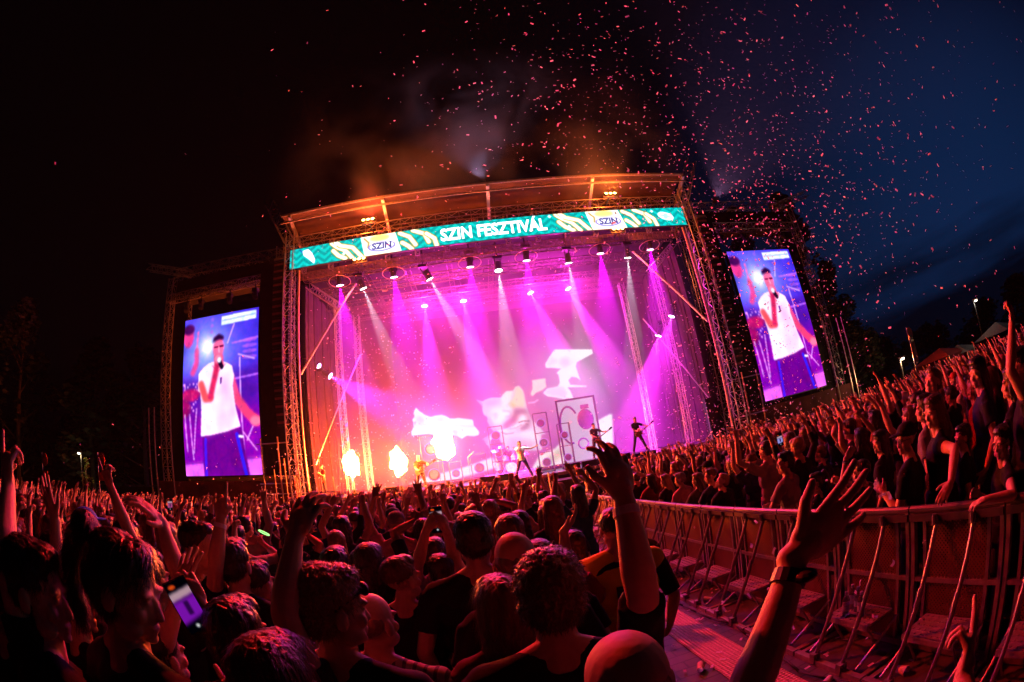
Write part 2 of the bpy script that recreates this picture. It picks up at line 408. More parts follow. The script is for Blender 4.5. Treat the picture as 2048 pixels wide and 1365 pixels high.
# banner
bn = empty('festival_banner', (0, 0, 0), 0, 'long teal LED banner reading SZIN FESZTIVÁL across the stage front', 'banner')
BX0, BX1, BZ0, BZ1 = -9.33, 12.88, 13.12, 14.28
cv = Canvas(1110, 58, 22.21, 1.16, (.0, .66, .64))
for off in (-.5, -.1, .3, .7, 1.1, 1.5):
    pts = [(k*.42, off+(.34 if k % 2 else 0)) for k in range(54)]
    cv.line(pts, .15, (.0, .5, .5))
def patch(x0, sg):
    cr_ = (1, .97, .86)
    def P(l): return [(x0+sg*a, b*1.16) for a, b in l]
    cv.poly(P([(-.95, 0), (.95, 0), (1.25, 1), (-.75, 1)]), cr_)
    for l in ([(-2.6, .05), (-2.3, .3), (-1.8, .55), (-1.4, 1.0)], [(-2.4, .0), (-2.1, .25), (-1.4, .45), (-.9, 1.0)], [(-2.5, .45), (-2.2, .75), (-1.8, .95)],
              [(1.2, .1), (1.7, .35), (2.0, .8)], [(1.9, .05), (2.5, .3), (2.7, .75)], [(2.6, .3), (3.0, .6), (3.1, 1.0)], [(1.3, .6), (1.6, .8), (1.8, 1.0)]):
        cv.line(P(l), .30, (.62, .47, .2)); cv.line(P(l), .2, cr_)
    cv.line(P([(-.75, .1), (-.5, .35), (-.55, .6)]), .1, (.62, .5, .3)); cv.ell(x0+.1*sg, .2, .55, .2, (1, .85, .35), .8, 3)
patch(5.1, 1); patch(17.2, 1)
for cx_ in (5.3, 17.45):
    cv.ell(cx_, .72, .75, .3, (.45, .4, .75)); cv.ell(cx_, .7, .66, .24, (.93, .93, 1))
cv.poly([(.75, .2), (1.1, .12), (1.35, .4), (1.55, .85), (1.5, 1.1), (1.2, .8), (.85, .5)], (1, .85, .95)); cv.line([(.72, .25), (.62, .1)], .08, (.1, .3, .6))
cv.ell(21.0, .55, .5, .26, (.9, 1, 1), 1, 1, .3); cv.line([(20.6, .45), (21.4, .65)], .04, (.3, .6, .75)); cv.ell(21.0, .55, .15, .2, (.6, .85, .9), 1, 1, .3)
for x, y in ((2.7, .2), (3.2, .8), (14.25, .14), (15.2, .85), (14.95, .25), (20.2, .2)):
    cv.poly([(x, y-.13), (x+.04, y-.04), (x+.13, y), (x+.04, y+.04), (x, y+.13), (x-.04, y+.04), (x-.13, y), (x-.04, y-.04)], (1, 1, 1))
cv.grid('picture', BX0, BX1, BZ0, BZ1, FY-.08, 1110, 58, emit('banner_light', (1, 1, 1), 1.9, 'picture', 'NONE'), bn)
MB().box(((BX0+BX1)/2, FY+.0, (BZ0+BZ1)/2), (BX1-BX0+.06, .14, BZ1-BZ0+.06)).build('housing', BLACK, bn)
def text(body, size, loc, m, parent, name='lettering', off=.0, ext=.006, sx=1, rz=0):
    c = bpy.data.curves.new(name, 'FONT'); c.body = body; c.size = size; c.offset = off; c.extrude = ext; c.align_x = 'CENTER'; c.align_y = 'CENTER'; c.resolution_u = 3
    o = bpy.data.objects.new(name, c); COL.objects.link(o); bpy.context.view_layer.update()
    me = bpy.data.meshes.new_from_object(o.evaluated_get(bpy.context.evaluated_depsgraph_get())); bpy.data.objects.remove(o)
    me.transform(Matrix.Translation(loc) @ Matrix.Rotation(rz, 4, 'Z') @ Matrix.Rotation(R(90), 4, 'X') @ Matrix.Diagonal((sx, 1, 1, 1)))
    me.materials.clear(); me.materials.append(m); p = bpy.data.objects.new(name, me); COL.objects.link(p); p.parent = parent; return p
WHT = emit('white_led', (1, 1, 1), 2.2, None, 'NONE')
text('SZIN FESZTIVÁL', .98, (BX0+11.2, FY-.1, 13.66), WHT, bn, off=.028, sx=.8)
for x in (BX0+5.3, BX0+17.45): text('SZIN', .5, (x, FY-.1, 13.58), emit('violet_led', (.12, .1, .38), 1, None, 'NONE'), bn, 'emblem', off=.02)

# side wings: scaffold, scrim, screens, line arrays
MAG = (1.0, .02, .75)
def singer_picture():
    c = Canvas(180, 300, 1.0, 1.68, (.24, .16, .8)); V = 1.68
    def p(l): return [(a, b*V) for a, b in l]
    c.glow(.35, .24*V, .36, (.55, .62, 1), .95); c.poly(p([(0, .4), (1, .36), (1, .75), (0, .8)]), (.3, .06, .55), .8, 14)
    c.poly(p([(0, .62), (1, .6), (1, 1), (0, 1)]), (.5, .02, .6), .9, 16)
    c.poly(p([(0, .93), (1, .9), (1, 1), (0, 1)]), (.85, .35, .9), 1, 3); c.line(p([(0, .925), (1, .9)]), .01, (.4, .1, .6))
    for y in (.205, .43): c.line(p([(.68, y), (1, y-.015)]), .02, (.75, .4, .95), .8)
    for k in range(4): c.ell(.9, (.2+k*.035)*V, .09, .02, (.7, .35, .9), .6)
    for k in range(34): c.ell(random.uniform(0, .24), random.uniform(.42, .6)*V, .012, .014, (1, .65, .95), random.uniform(.4, .9))
    c.ell(.12, .5*V, .13, .07, (.75, .08, .35), .85, 2); c.ell(.02, .58*V, .1, .1, (.6, .05, .3), .8, 3)
    for a in ([(.1, .62), (.13, .9)], [(.2, .6), (.14, .86)], [(.03, .62), (.05, .85)], [(.78, .3), (.8, .9)], [(.76, .28), (.96, .32)], [(.7, .08), (.62, .2)], [(.8, .75), (.95, .86)], [(.92, .72), (.84, .8)]):
        c.line(p(a), .014, (.95, .7, .98), .85)
    c.ell(.07, .12*V, .075, .12, (.85, .2, .5), 1, 2); c.ell(.07, .07*V, .08, .06, (.25, .05, .3), 1, 2)
    c.line(p([(.2, .2), (.21, .1)]), .03, (.9, .4, .75)); c.line(p([(.15, .36), (.2, .3), (.2, .22)]), .07, (.85, .25, .55), 1, 2)
    c.glow(.35, .2*V, .1, (1, 1, 1), 1)
    c.poly(p([(.27, .75), (.78, .72), (.84, 1.0), (.26, 1.0)]), (.38, .02, .5)); c.line(p([(.31, .78), (.29, 1)]), .035, (.25, .1, .85)); c.line(p([(.72, .76), (.8, 1)]), .04, (.2, .12, .9)); c.poly(p([(.74, .765), (.8, .77), (.8, .785), (.74, .78)]), (1, .95, 1))
    c.line(p([(.66, .42), (.74, .55), (.86, .64), (.97, .69)]), .1, (.88, .22, .42), 1, 2); c.ell(.95, .69*V, .06, .05, (1, .45, .6), .9, 2)
    sh = p([(.38, .31), (.3, .335), (.235, .37), (.225, .48), (.26, .49), (.27, .6), (.25, .76), (.4, .755), (.6, .74), (.77, .715), (.72, .6), (.69, .47), (.71, .41), (.68, .345), (.6, .32), (.52, .3)])
    c.poly(sh, (1, .86, .97)); c.poly(p([(.52, .4), (.66, .4), (.7, .7), (.45, .74)]), (1, .62, .88), .6, 9); c.poly(p([(.3, .5), (.4, .5), (.42, .74), (.3, .75)]), (.95, .8, 1), .5, 8)
    c.line(p([(.42, .33), (.5, .37), (.6, .33)]), .012, (.9, .45, .7)); c.poly(p([(.53, .41), (.555, .41), (.545, .45), (.53, .45)]), (.3, .1, .5))
    c.ell(.5, .225*V, .075, .115, (.9, .36, .55), 1, 2); c.poly(p([(.45, .27), (.56, .27), (.58, .34), (.46, .34)]), (.8, .25, .45), 1, 2)
    c.poly(p([(.415, .19), (.43, .15), (.5, .13), (.565, .15), (.58, .2), (.57, .175), (.5, .17), (.43, .18)]), (.16, .03, .22), 1, 2)
    c.line(p([(.45, .215), (.49, .215)]), .02, (.3, .03, .2)); c.line(p([(.52, .213), (.56, .213)]), .02, (.3, .03, .2)); c.ell(.5, .285*V, .05, .035, (.45, .05, .2), .8, 2); c.line(p([(.505, .22), (.51, .25)]), .012, (1, .6, .7))
    c.line(p([(.27, .44), (.33, .53), (.4, .53)]), .085, (.92, .3, .35), 1, 2); c.line(p([(.4, .52), (.46, .4), (.5, .3)]), .075, (.78, .14, .35), 1, 2)
    c.ell(.5, .29*V, .055, .05, (.95, .45, .6), 1, 2); c.line(p([(.52, .31), (.55, .345)]), .05, (.1, .03, .15), 1, 1); c.ell(.515, .3*V, .025, .03, (.9, .85, .95))
    c.poly(p([(.53, .02), (.97, .015), (.97, .07), (.53, .078)]), (.88, .93, 1)); c.line(p([(.54, .048), (.96, .04)]), .02, (.6, .68, .9))
    for k in range(3): c.ell(.4, (.03+k*.04)*V, .022, .022, (.6, .35, .9), .6)
    rs = np.random.RandomState(4); n1 = c.blur(rs.rand(300, 180), 7); n1 = (n1-n1.mean())/n1.std(); n2 = c.blur(rs.rand(300, 180), 2); n2 = (n2-n2.mean())/n2.std()
    c.a *= (1+.04*n1)[..., None]; c.a[..., 0] *= 1+.05*n2; m_ = c.a.copy()
    return c
SP = singer_picture()
SCR = emit('screen_light', (1, 1, 1), 1.5, 'picture', 'AUTO')
def ladder_array(x, y, n, top, side, lab):
    t = empty('line_array', (x, y, top), 0, lab, 'loudspeaker', 'hanging line arrays beside the stage')
    z = 0; yy = 0; a = 0
    MB().box((0, 0, .12), (.6, .6, .1)).build('hanging_frame', STEEL, t)
    for k in range(n):
        a += .2 if k < n*.6 else 1.6
        c = MB(); c.box((0, yy, z-.22), (.62, .5, .37), Matrix.Rotation(R(a), 3, 'X'))
        o = c.build('cabinet', BLACK, t)
        gr = MB(); gr.box((0, yy-.26, z-.2), (.56, .02, .12), Matrix.Rotation(R(a), 3, 'X')); gr.box((-.32*side, yy-.1, z-.2), (.02, .3, .24), Matrix.Rotation(R(a), 3, 'X'))
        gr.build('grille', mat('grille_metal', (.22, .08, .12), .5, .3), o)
        z -= .4*math.cos(R(a)); yy += .4*math.sin(R(a))
def wing(sg):
    X = lambda d: CX+sg*d
    nm = 'left' if sg < 0 else 'right'
    w = empty('side_scaffold', (0, 0, 0), 0, 'black clad scaffold wing around the %s video screen' % nm, 'scaffold', 'scaffold wings either side of the stage')
    for d in (12.0, 20.3):
        for y in (21.6, 23.6): MB().truss((X(d), y, gz(21)), (X(d), y, 14.6 if d > 15 else 15.0), .45, .03, .016).build('mast', ALU, w)
    MB().truss((X(11.4), 21.8, 14.6), (X(20.6), 21.8, 14.9), .6, .03, .016).build('top_truss', STEEL, w)
    MB().truss((X(11.6), 21.6, 13.2), (X(20.4), 21.6, 13.2), .45, .03, .016).build('lower_truss', STEEL, w)
    MB().truss((X(18.3), 21, 14.3), (X(21.8), 20.4, 15.2), .4, .025, .013).build('outrigger', STEEL, w)
    MB().box((X(16.2), 22.6, 13.9), (8.6, 1.6, 1.1)).build('header_cloth', CLOTH_B, w)
    MB().box((X(19.5), 22.0, 7.4), (1.2, .06, 12.5)).build('scrim', CLOTH_B, w)
    MB().box((X(16), 23.8, 4.2), (9.2, .06, 9.4)).build('rear_scrim', CLOTH_B, w)
    MB().box((X(12.1), 21.35, 8.2 if sg < 0 else 7.8), (1.85, .5, 11.6)).build('speaker_scrim', CLOTH_B, w)
    for d in (11.9, 12.9, 19.2, 20.6, 21.1):
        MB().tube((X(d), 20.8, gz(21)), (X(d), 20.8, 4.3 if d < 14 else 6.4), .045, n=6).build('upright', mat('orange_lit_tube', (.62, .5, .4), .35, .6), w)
    for z in (2.0, 4.0): MB().tube((X(11.3), 20.85, z), (X(13.2), 20.85, z), .03, n=6).build('ledger', ALU, w)
    for d in (13.6, 15.4, 17.6, 18.8):
        f = MB(); f.tube((X(d), 21.6, 13.0), (X(d), 21.6, 12.75), .04); f.box((X(d), 21.6, 12.6), (.34, .3, .2)); f.tube((X(d), 21.6, 12.5), (X(d)+.1, 21.45, 12.1), .15, .17, 10)
        f.build('idle_lamp', BLACK, w)
    MB().box((X(16), 20.95, .95), (9.6, .06, 2.5)).build('under_screen_cloth', mat('wine_cloth', (.16, .04, .04), .9, 0, .4, 1.2, .5), w)
    x0, x1 = (-16.53, -11.2) if sg < 0 else (15.03, 20.09)
    s = empty('video_screen', (0, 0, 0), 0, 'tall LED video screen %s of the stage showing the singer in a white shirt' % nm, 'video screen', 'video screens flanking the stage')
    s['label'] = 'tall LED screen with the singer, ' + ('beside the black scrim left of the stage' if sg < 0 else 'half veiled by confetti in front of the tall tree')
    SP.grid('picture', x0, x1, 2.48, 11.28, 20.98, 180, 300, SCR, s)
    MB().box(((x0+x1)/2, 21.1, 6.88), (x1-x0+.12, .2, 8.92)).build('housing', BLACK, s)
wing(-1); wing(1)
ladder_array(-9.9, 20.9, 27, 13.6, -1, 'curved line array of black loudspeakers hanging beside the left corner tower')
ladder_array(13.85, 20.9, 27, 13.4, 1, 'curved line array of black loudspeakers hanging beside the right corner tower')

# LED wall with the cat picture
ww = empty('led_wall', (0, 0, 0), 0, 'wide LED wall at the back of the stage showing white cats', 'led wall')
WX0, WX1, WZ0, WZ1, WY = -5.4, 11.0, 1.35, 12.2, 29.6
c = Canvas(574, 380, WX1-WX0, WZ1-WZ0, (.4, .14, .42))
def wp(l):
    out = []
    for x, y in l: q = U(x, y, WY); out.append((q.x-WX0, WZ1-q.z))
    return out
def wl(l, w, col, al=1, bl=1): c.line(wp(l), w, col, al, bl)
def wpo(l, col, al=1, bl=1): c.poly(wp(l), col, al, bl)
c.a *= (np.clip((c.Y-2.8)/5.5, .0, 1)**1.3*np.clip(c.X/3, 0, 1)*np.clip((16.4-c.X)/3.5, 0, 1))[..., None]; c.glow(11.3, 5.6, 4.0, (.72, .74, .84), .9); c.glow(4, 8, 4, (.72, .4, .62), .7); c.glow(8, 6, 4, (.72, .38, .62), .5)
def cq(l): return [(800+x/4.655, 680+y/4.655) for x, y in l]
WW = (.95, 1, 1)
wpo(cq([(150, 630), (185, 665), (235, 700), (290, 720), (340, 705), (390, 700), (430, 710), (470, 735), (560, 730), (680, 745), (688, 800), (715, 825), (742, 860), (735, 890), (690, 900), (620, 895), (580, 925), (540, 900), (470, 880), (360, 875), (250, 880), (110, 895), (105, 860), (130, 810), (125, 770), (115, 745), (140, 710), (125, 690), (135, 660)]), WW)
wpo(cq([(165, 700), (225, 730), (230, 780), (180, 795), (150, 750)]), (.6, .72, .76), .8, 4); wpo(cq([(330, 730), (400, 720), (430, 760), (350, 770)]), (.68, .78, .82), .8, 4); wpo(cq([(480, 840), (540, 845), (540, 900), (490, 880)]), (.8, .7, .85), .8, 3)
wl(cq([(130, 800), (300, 790), (500, 800), (690, 810)]), .08, (.66, .78, .82), .8, 2); wl(cq([(130, 775), (150, 765), (140, 790)]), .06, (.4, .45, .55), .8)
wpo(cq([(1440, 90), (1790, 90), (1798, 130), (1650, 210), (1640, 250), (1665, 330), (1685, 380), (1650, 355), (1600, 345), (1570, 380), (1590, 420), (1740, 430), (1735, 440), (1560, 445), (1590, 480), (1620, 555), (1570, 545), (1530, 555), (1440, 535), (1380, 530), (1335, 500), (1370, 460), (1470, 440), (1490, 400), (1480, 330), (1460, 310), (1500, 270), (1400, 262), (1360, 265), (1355, 225), (1400, 150)]), WW)
wpo(cq([(1335, 500), (1390, 450), (1520, 435), (1560, 500), (1530, 545), (1440, 530)]), (.8, .84, 1), .9, 3); wpo(cq([(1500, 170), (1570, 165), (1600, 230), (1530, 260), (1480, 220)]), (.72, .8, .82), .8, 5); wpo(cq([(1410, 160), (1480, 200), (1400, 250), (1365, 240)]), (.78, .86, .88), .8, 4)
wpo(cq([(1232, 378), (1355, 362), (1365, 440), (1330, 470), (1270, 495), (1235, 530), (1215, 505), (1235, 460)]), (1, .88, .78)); wl(cq([(1200, 590), (1250, 585), (1285, 562)]), .09, (.9, .85, .95), .8)
wpo(cq([(710, 560), (770, 575), (795, 560), (850, 540), (940, 540), (960, 510), (990, 480), (1050, 475), (1075, 440), (1110, 430), (1145, 470), (1165, 530), (1180, 620), (1200, 680), (1225, 740), (1290, 800), (1360, 880), (1320, 885), (1310, 970), (1330, 1030), (1010, 1030), (960, 990), (930, 930), (900, 890), (860, 840), (820, 770), (815, 720), (780, 700), (765, 640), (770, 620)]), (.68, .78, .82))
wpo(cq([(800, 570), (930, 560), (900, 610), (820, 620)]), (.72, .62, .82), .8, 5)
wpo(cq([(940, 545), (990, 485), (1050, 480), (1030, 570), (960, 640)]), (1, .93, .86), .9, 2); wpo(cq([(1075, 445), (1110, 435), (1145, 475), (1160, 560), (1165, 640), (1050, 630), (1020, 590), (1065, 530)]), (1, .84, .66), .95, 2); wpo(cq([(1040, 580), (1080, 610), (1060, 640), (1020, 610)]), (1, .72, .35), .8, 3)
wpo(cq([(1060, 640), (1180, 650), (1215, 760), (1190, 840), (1080, 850), (970, 830), (950, 780), (1000, 740), (1050, 700)]), (.3, .26, .36), .95, 5); wpo(cq([(1110, 700), (1180, 690), (1195, 770), (1080, 840), (1000, 830), (1090, 770)]), (.9, 1, 1), .95, 5)
wpo(cq([(850, 640), (1000, 620), (1050, 660), (1010, 740), (940, 800), (880, 790), (840, 720)]), (.96, 1, .98), .85, 6); wl(cq([(830, 730), (850, 790), (890, 850)]), .16, (.5, .6, .62), .8, 3); wl(cq([(860, 700), (900, 690), (890, 740)]), .1, (.45, .55, .58), .7, 3); wl(cq([(960, 660), (1030, 670), (1040, 710), (990, 720)]), .1, (.55, .6, .62), .8, 2)
wpo(cq([(940, 850), (1100, 870), (1230, 830), (1300, 900), (1300, 1020), (1050, 1020), (990, 960)]), (.84, .93, .94), .9, 5); wpo(cq([(1000, 900), (1150, 920), (1280, 960), (1290, 1030), (1020, 1030)]), (.62, .55, .66), .7, 8)
wl(cq([(1108, 772), (1150, 758), (1208, 758)]), .07, (.2, .22, .26)); wl(cq([(1175, 785), (1195, 790)]), .07, (.3, .3, .32)); wl(cq([(1010, 830), (1080, 822), (1130, 795)]), .05, (.3, .32, .35)); wl(cq([(940, 860), (990, 880), (1060, 870)]), .06, (.35, .38, .42), .9)
wl(cq([(720, 562), (765, 600), (770, 640)]), .08, (.5, .55, .65), .8)
for k in range(8):
    wl(cq([(945-k*3, 840+k*4), (860-k*4, 880+k*9), (775+k*11, 930+k*14)]), .045, (.97, .97, 1), .95)
for k in range(5): wl(cq([(950, 845+k*3), (1040, 815+k*9), (1125, 795+k*14)]), .035, (1, 1, 1), .9)
# bright sweep along the bottom and the tall pale panels at the right
wpo([(800, 975), (850, 955), (930, 935), (985, 915), (1000, 935), (900, 962), (800, 990)], (.95, .98, 1), .95, 2)
wpo([(1080, 910), (1110, 898), (1135, 870), (1225, 828), (1228, 900), (1100, 950), (1060, 945)], (.86, .96, .9), .95, 2); wpo([(1160, 862), (1222, 828), (1226, 892), (1160, 905)], (1, 1, 1), .9, 2)
wl([(1090, 930), (1135, 895), (1190, 880)], .5, (.55, .7, .5), .7, 4)
WALLM = emit('wall_light', (1, 1, 1), 1.05, 'picture', 'AUTO')
c.grid('picture', WX0, WX1, WZ0, WZ1, WY, 574, 380, WALLM, ww)
MB().box(((WX0+WX1)/2, WY+.12, (WZ0+WZ1)/2), (WX1-WX0+.1, .2, WZ1-WZ0+.1)).build('housing', BLACK, ww)

# stage lamps
LENSM = emit('magenta_lens', (1, .45, 1), 14, None, 'NONE'); LENSW = emit('white_lens', (1, .95, .88), 10, None, 'NONE')
def stage_light(p, aim, kind, lab, top=None):
    """moving head: yoke, head, lens, cage ring; its own spot lamp sits in the lens"""
    aim = Vector(aim).normalized(); p = Vector(p)
    t = empty('stage_light', p, 0, lab, 'stage light', 'lamps hung in the stage roof' if kind != 'floor' else 'lamps on the side masts')
    h = MB(); h.tube(-aim*.55, -aim*.03, .13, .19, 12); h.build('lamp_head', BLACK, t)
    y = MB(); u = aim.orthogonal().normalized()
    y.tube(-aim*.3+u*.24, -aim*.75+u*.24, .03); y.tube(-aim*.3-u*.24, -aim*.75-u*.24, .03); y.box(-aim*.8, (.5, .3, .16)); y.tube(-aim*.8, -aim*.8+Vector((0, 0, (top-p.z) if top else .3)), .035)
    y.build('yoke', BLACK, t)
    MB().disc(aim*.0, .2, aim, 18).build('lens', LENSW if kind == 'white' else LENSM, t, fix=False)
    if kind == 'ring': MB().ring(-aim*.12+Vector((0, 0, .12)), .62, .022, (0, .15, 1), 28).build('cage_ring', mat('ring_tube', (.6, .4, .4), .4, .5), t)
    s = {'white': (15000, (.95, .97, 1), 15), 'ring': (30000, (.85, 0, 1), 30), 'hot': (60000, (1, .03, .95), 22), 'floor': (30000, (1, .03, .95), 36)}[kind]
    lamp('beam_lamp', 'SPOT', aim*.03, s[0], s[1], t, aim, spot_size=R(s[2]), spot_blend=.6 if kind != 'white' else .25, shadow_soft_size=.03)
    if kind == 'hot': lamp('halo_lamp', 'POINT', aim*.05+Vector((0, -.3, 0)), HOTW, (1, .03, .7), t, shadow_soft_size=.12)
    return t
HOTW = 2000
RX = [(-6.83, 'leftmost'), (-3.72, 'second from the left'), (.45, 'third from the left'), (3.53, 'fourth from the left'), (7.74, 'second from the right'), (10.84, 'rightmost')]
for x, w in RX: stage_light((x, 22.5, 12.4), (.06 if x < 0 else -.02, .25, -1), 'ring', 'purple lamp with round cage ring on the front truss, %s of six' % w, 13.1)
for x, a, w in ((-5.47, .3, 'leftmost of its kind'), (-1.77, .45, 'beam slanting to the right'), (1.94, -.02, 'in the middle under the banner lettering'), (5.81, .05, 'below the right banner emblem'), (9.3, -.06, 'rightmost of its kind')):
    stage_light((x, 22.5, 12.0), (a, -.08 if a == -.02 else .3, -1), 'white', 'white spotlight with a pale narrow beam, ' + w, 13.1)
for x, a, w in ((-2.62, .03, 'leftmost'), (-.14, .08, 'second'), (4.13, .28, 'third'), (6.59, .32, 'rightmost')):
    stage_light((x, 27, 12.2), (a, -.12, -1), 'hot', 'glaring magenta spotlight upstage, %s of four' % w, 12.9)
for p, a, w in (((12.3, 25, 8.75+.2), (-.5, .1, -1), 'upper magenta lamp on the right mast beaming down left'), ((11.1, 25, 7.85), (-.45, .1, -1), 'lower magenta lamp on the right mast beaming down left'),
                ((-9.3, 25.2, 9.05), (.9, -.1, -.45), 'topmost of three magenta lamps on the left mast'), ((-9.1, 25.0, 8.65), (.9, -.1, -.5), 'middle one of three magenta lamps on the left mast'), ((-8.4, 25, 8.0), (.9, 0, -.6), 'lowest of three magenta lamps on the left mast')):
    stage_light(p, a, 'floor', w)
# orange blinders behind the banner and an added red spot to brighten the crowd
FIELDW = 27000
def blinder(x, z, lab, col=(1, .16, .02), P_=560, y=19.75):
    t = empty('blinder', (x, y, z), 0, lab, 'blinder lamp', 'orange blinders mounted at the banner')
    b = MB()
    for i in (-1, 0, 1): b.tube((i*.24, .1, 0), (i*.24, -.02, .05), .1, .11, 10)
    b.box((0, .12, 0), (.8, .1, .26)); b.box((0, .7, 0), (.06, 1.2, .06)); b.build('lamp_bar', BLACK, t)
    l = MB()
    for i in (-1, 0, 1): l.disc((i*.24, -.03, .055), .09, (0, -.9, .4), 14)
    l.build('lens', emit('orange_lens', (1, .5, .12), 20, None, 'NONE'), t, fix=False)
    lamp('blinder_lamp', 'POINT', (0, -.5, .1), P_, col, t, shadow_soft_size=.2)
    if z > 14 and x < 0: lamp('crowd_fill', 'SPOT', (0, -.12, .06), FIELDW, (1, .016, .016), t, (.25, -.66, -.72), spot_size=R(110), spot_blend=1, shadow_soft_size=.3)
blinder(-4.5, 14.55, 'orange blinder glaring above the left emblem of the banner'); blinder(8.2, 14.6, 'orange blinder glaring above the right emblem of the banner')
blinder(-5.2, 12.8, 'orange blinder glaring below the left emblem of the banner', P_=400, y=20.6); blinder(8.4, 12.85, 'orange blinder glaring below the right emblem of the banner', P_=400, y=20.6)

up_ = empty('added_lamp', (15.6, 20.9, 14.9), 0, 'added pinkish lamp on the right wing, put there to brighten the confetti', 'added lamp')  # lamp and fixture added only to brighten the confetti
MB().tube((0, 0, 0), (0, .3, -.1), .2, .14, 12).build('lamp_head', BLACK, up_); MB().box((0, .6, -.1), (.06, .8, .06)).build('arm', STEEL, up_)
lamp('confetti_fill', 'SPOT', (0, -.08, .02), 62000, (.95, .4, .9), up_, (.2, -1, .5), spot_size=R(95), spot_blend=.5, shadow_soft_size=.15)
up_ = empty('added_lamp', (1.6, 20.3, 16.45), 0, 'added pale violet lamp at the middle of the roof edge to light the smoke', 'added lamp')  # lamp and fixture added behind the beam to tint the smoke violet
MB().tube((0, 0, 0), (0, .1, -.3), .2, .14, 12).build('lamp_head', BLACK, up_); MB().box((0, .3, -.3), (.06, .6, .06)).build('arm', STEEL, up_)
lamp('smoke_fill', 'SPOT', (0, -.05, .08), 2600, (.75, .55, 1), up_, (0, -.25, 1), spot_size=R(110), spot_blend=.8, shadow_soft_size=.15)
# flames
def flame(x, y, z, s, seed, lab):
    t = empty('flame_jet', (x, y, FL), 0, lab, 'flame', 'flames shooting up at the left of the stage')
    mc = MB(); mc.box((0, 0, .1), (.45, .4, .2)); mc.tube((0, 0, .2), (0, 0, .38), .09, .07, 10); mc.build('flame_machine', BLACK, t)
    f = MB(); zz = z-FL
    f.ball((0, 0, zz), (.36*s, .34*s, .5*s), None, 20, 14, .8, seed); f.ball((-.12*s, 0, zz+.28*s), (.2*s, .2*s, .26*s), None, 14, 10, .8, seed+7); f.ball((.17*s, 0, zz+.12*s), (.18*s, .2*s, .3*s), None, 14, 10, .8, seed+17); f.ball((.05, .02, zz-.3*s), (.2*s, .2*s, .3*s), None, 10, 8, .5, seed+3)
    o = f.build('fire', emit('fire_light', (1, .11, .014), 950), t, True)
flame(-6.68, 22, 2.75, 1.0, 1, 'round ball of fire, leftmost of the stage flames'); flame(-4.28, 22, 2.65, 1.0, 12, 'round ball of fire in the middle of the three stage flames')
flame(-1.97, 22, 3.2, 1.15, 33, 'tallest ragged fire, rightmost of the three stage flames behind the left guitarist')

# ------------------------------------------------------------------ people
SKIN = objmat('skin', .58, 38, .14, .18, (1, 1, 1), .25); HAIR = objmat('hair', .36, 60, .9, .55, (1, 1, .12), .5)
CLOTH = objmat('cloth', .85, 9, .5, .18, (1, 1, .5), .2); CLOTH_D = objmat('trouser_cloth', .9, 12, .4, .2)
def rmat(d, n):
    d = d.normalized(); n = (n-d*n.dot(d)).normalized(); a = d.cross(n)
    return Matrix((a, d, n)).transposed()          # columns: across, along, normal
def remesh(mb, name, vox, smooth=1, disp=0, dscale=20):
    me = mb.mesh(name); o = bpy.data.objects.new(name, me); COL.objects.link(o)
    m = o.modifiers.new('r', 'REMESH'); m.mode = 'VOXEL'; m.voxel_size = vox; m.use_smooth_shade = True
    if smooth: s = o.modifiers.new('s', 'SMOOTH'); s.factor = .5; s.iterations = smooth
    out = bpy.data.meshes.new_from_object(o.evaluated_get(bpy.context.evaluated_depsgraph_get()))
    bpy.data.objects.remove(o); bpy.data.meshes.remove(me); out.name = name
    if disp:
        co = np.empty(len(out.vertices)*3); out.vertices.foreach_get('co', co); co = co.reshape(-1, 3)
        nr = np.empty(len(out.vertices)*3); out.vertices.foreach_get('normal', nr); nr = nr.reshape(-1, 3)
        k = np.array([noise.noise(Vector(p)*dscale) + .6*noise.noise(Vector(p)*dscale*2.3) for p in co])
        out.vertices.foreach_set('co', (co+nr*(k*disp)[:, None]).ravel()); out.update()
    out.polygons.foreach_set('use_smooth', [True]*len(out.polygons))
    return out
def ik(S, T, l1, l2, pole):
    d = T-S; L_ = d.length
    if L_ > (l1+l2)*.995: T = S+d*((l1+l2)*.995/L_); d = T-S; L_ = d.length
    dn = d.normalized(); a = (l1*l1-l2*l2+L_*L_)/(2*L_); h = math.sqrt(max(0, l1*l1-a*a))
    p = pole-dn*pole.dot(dn)
    if p.length < 1e-4: p = dn.orthogonal()
    return S+dn*a+p.normalized()*h, T
def cone(mb, a, b, r1, r2, n=12):
    mb.tube(a, b, r1, r2, n); mb.ball(a, r1, None, n, 8); mb.ball(b, r2, None, n, 8)
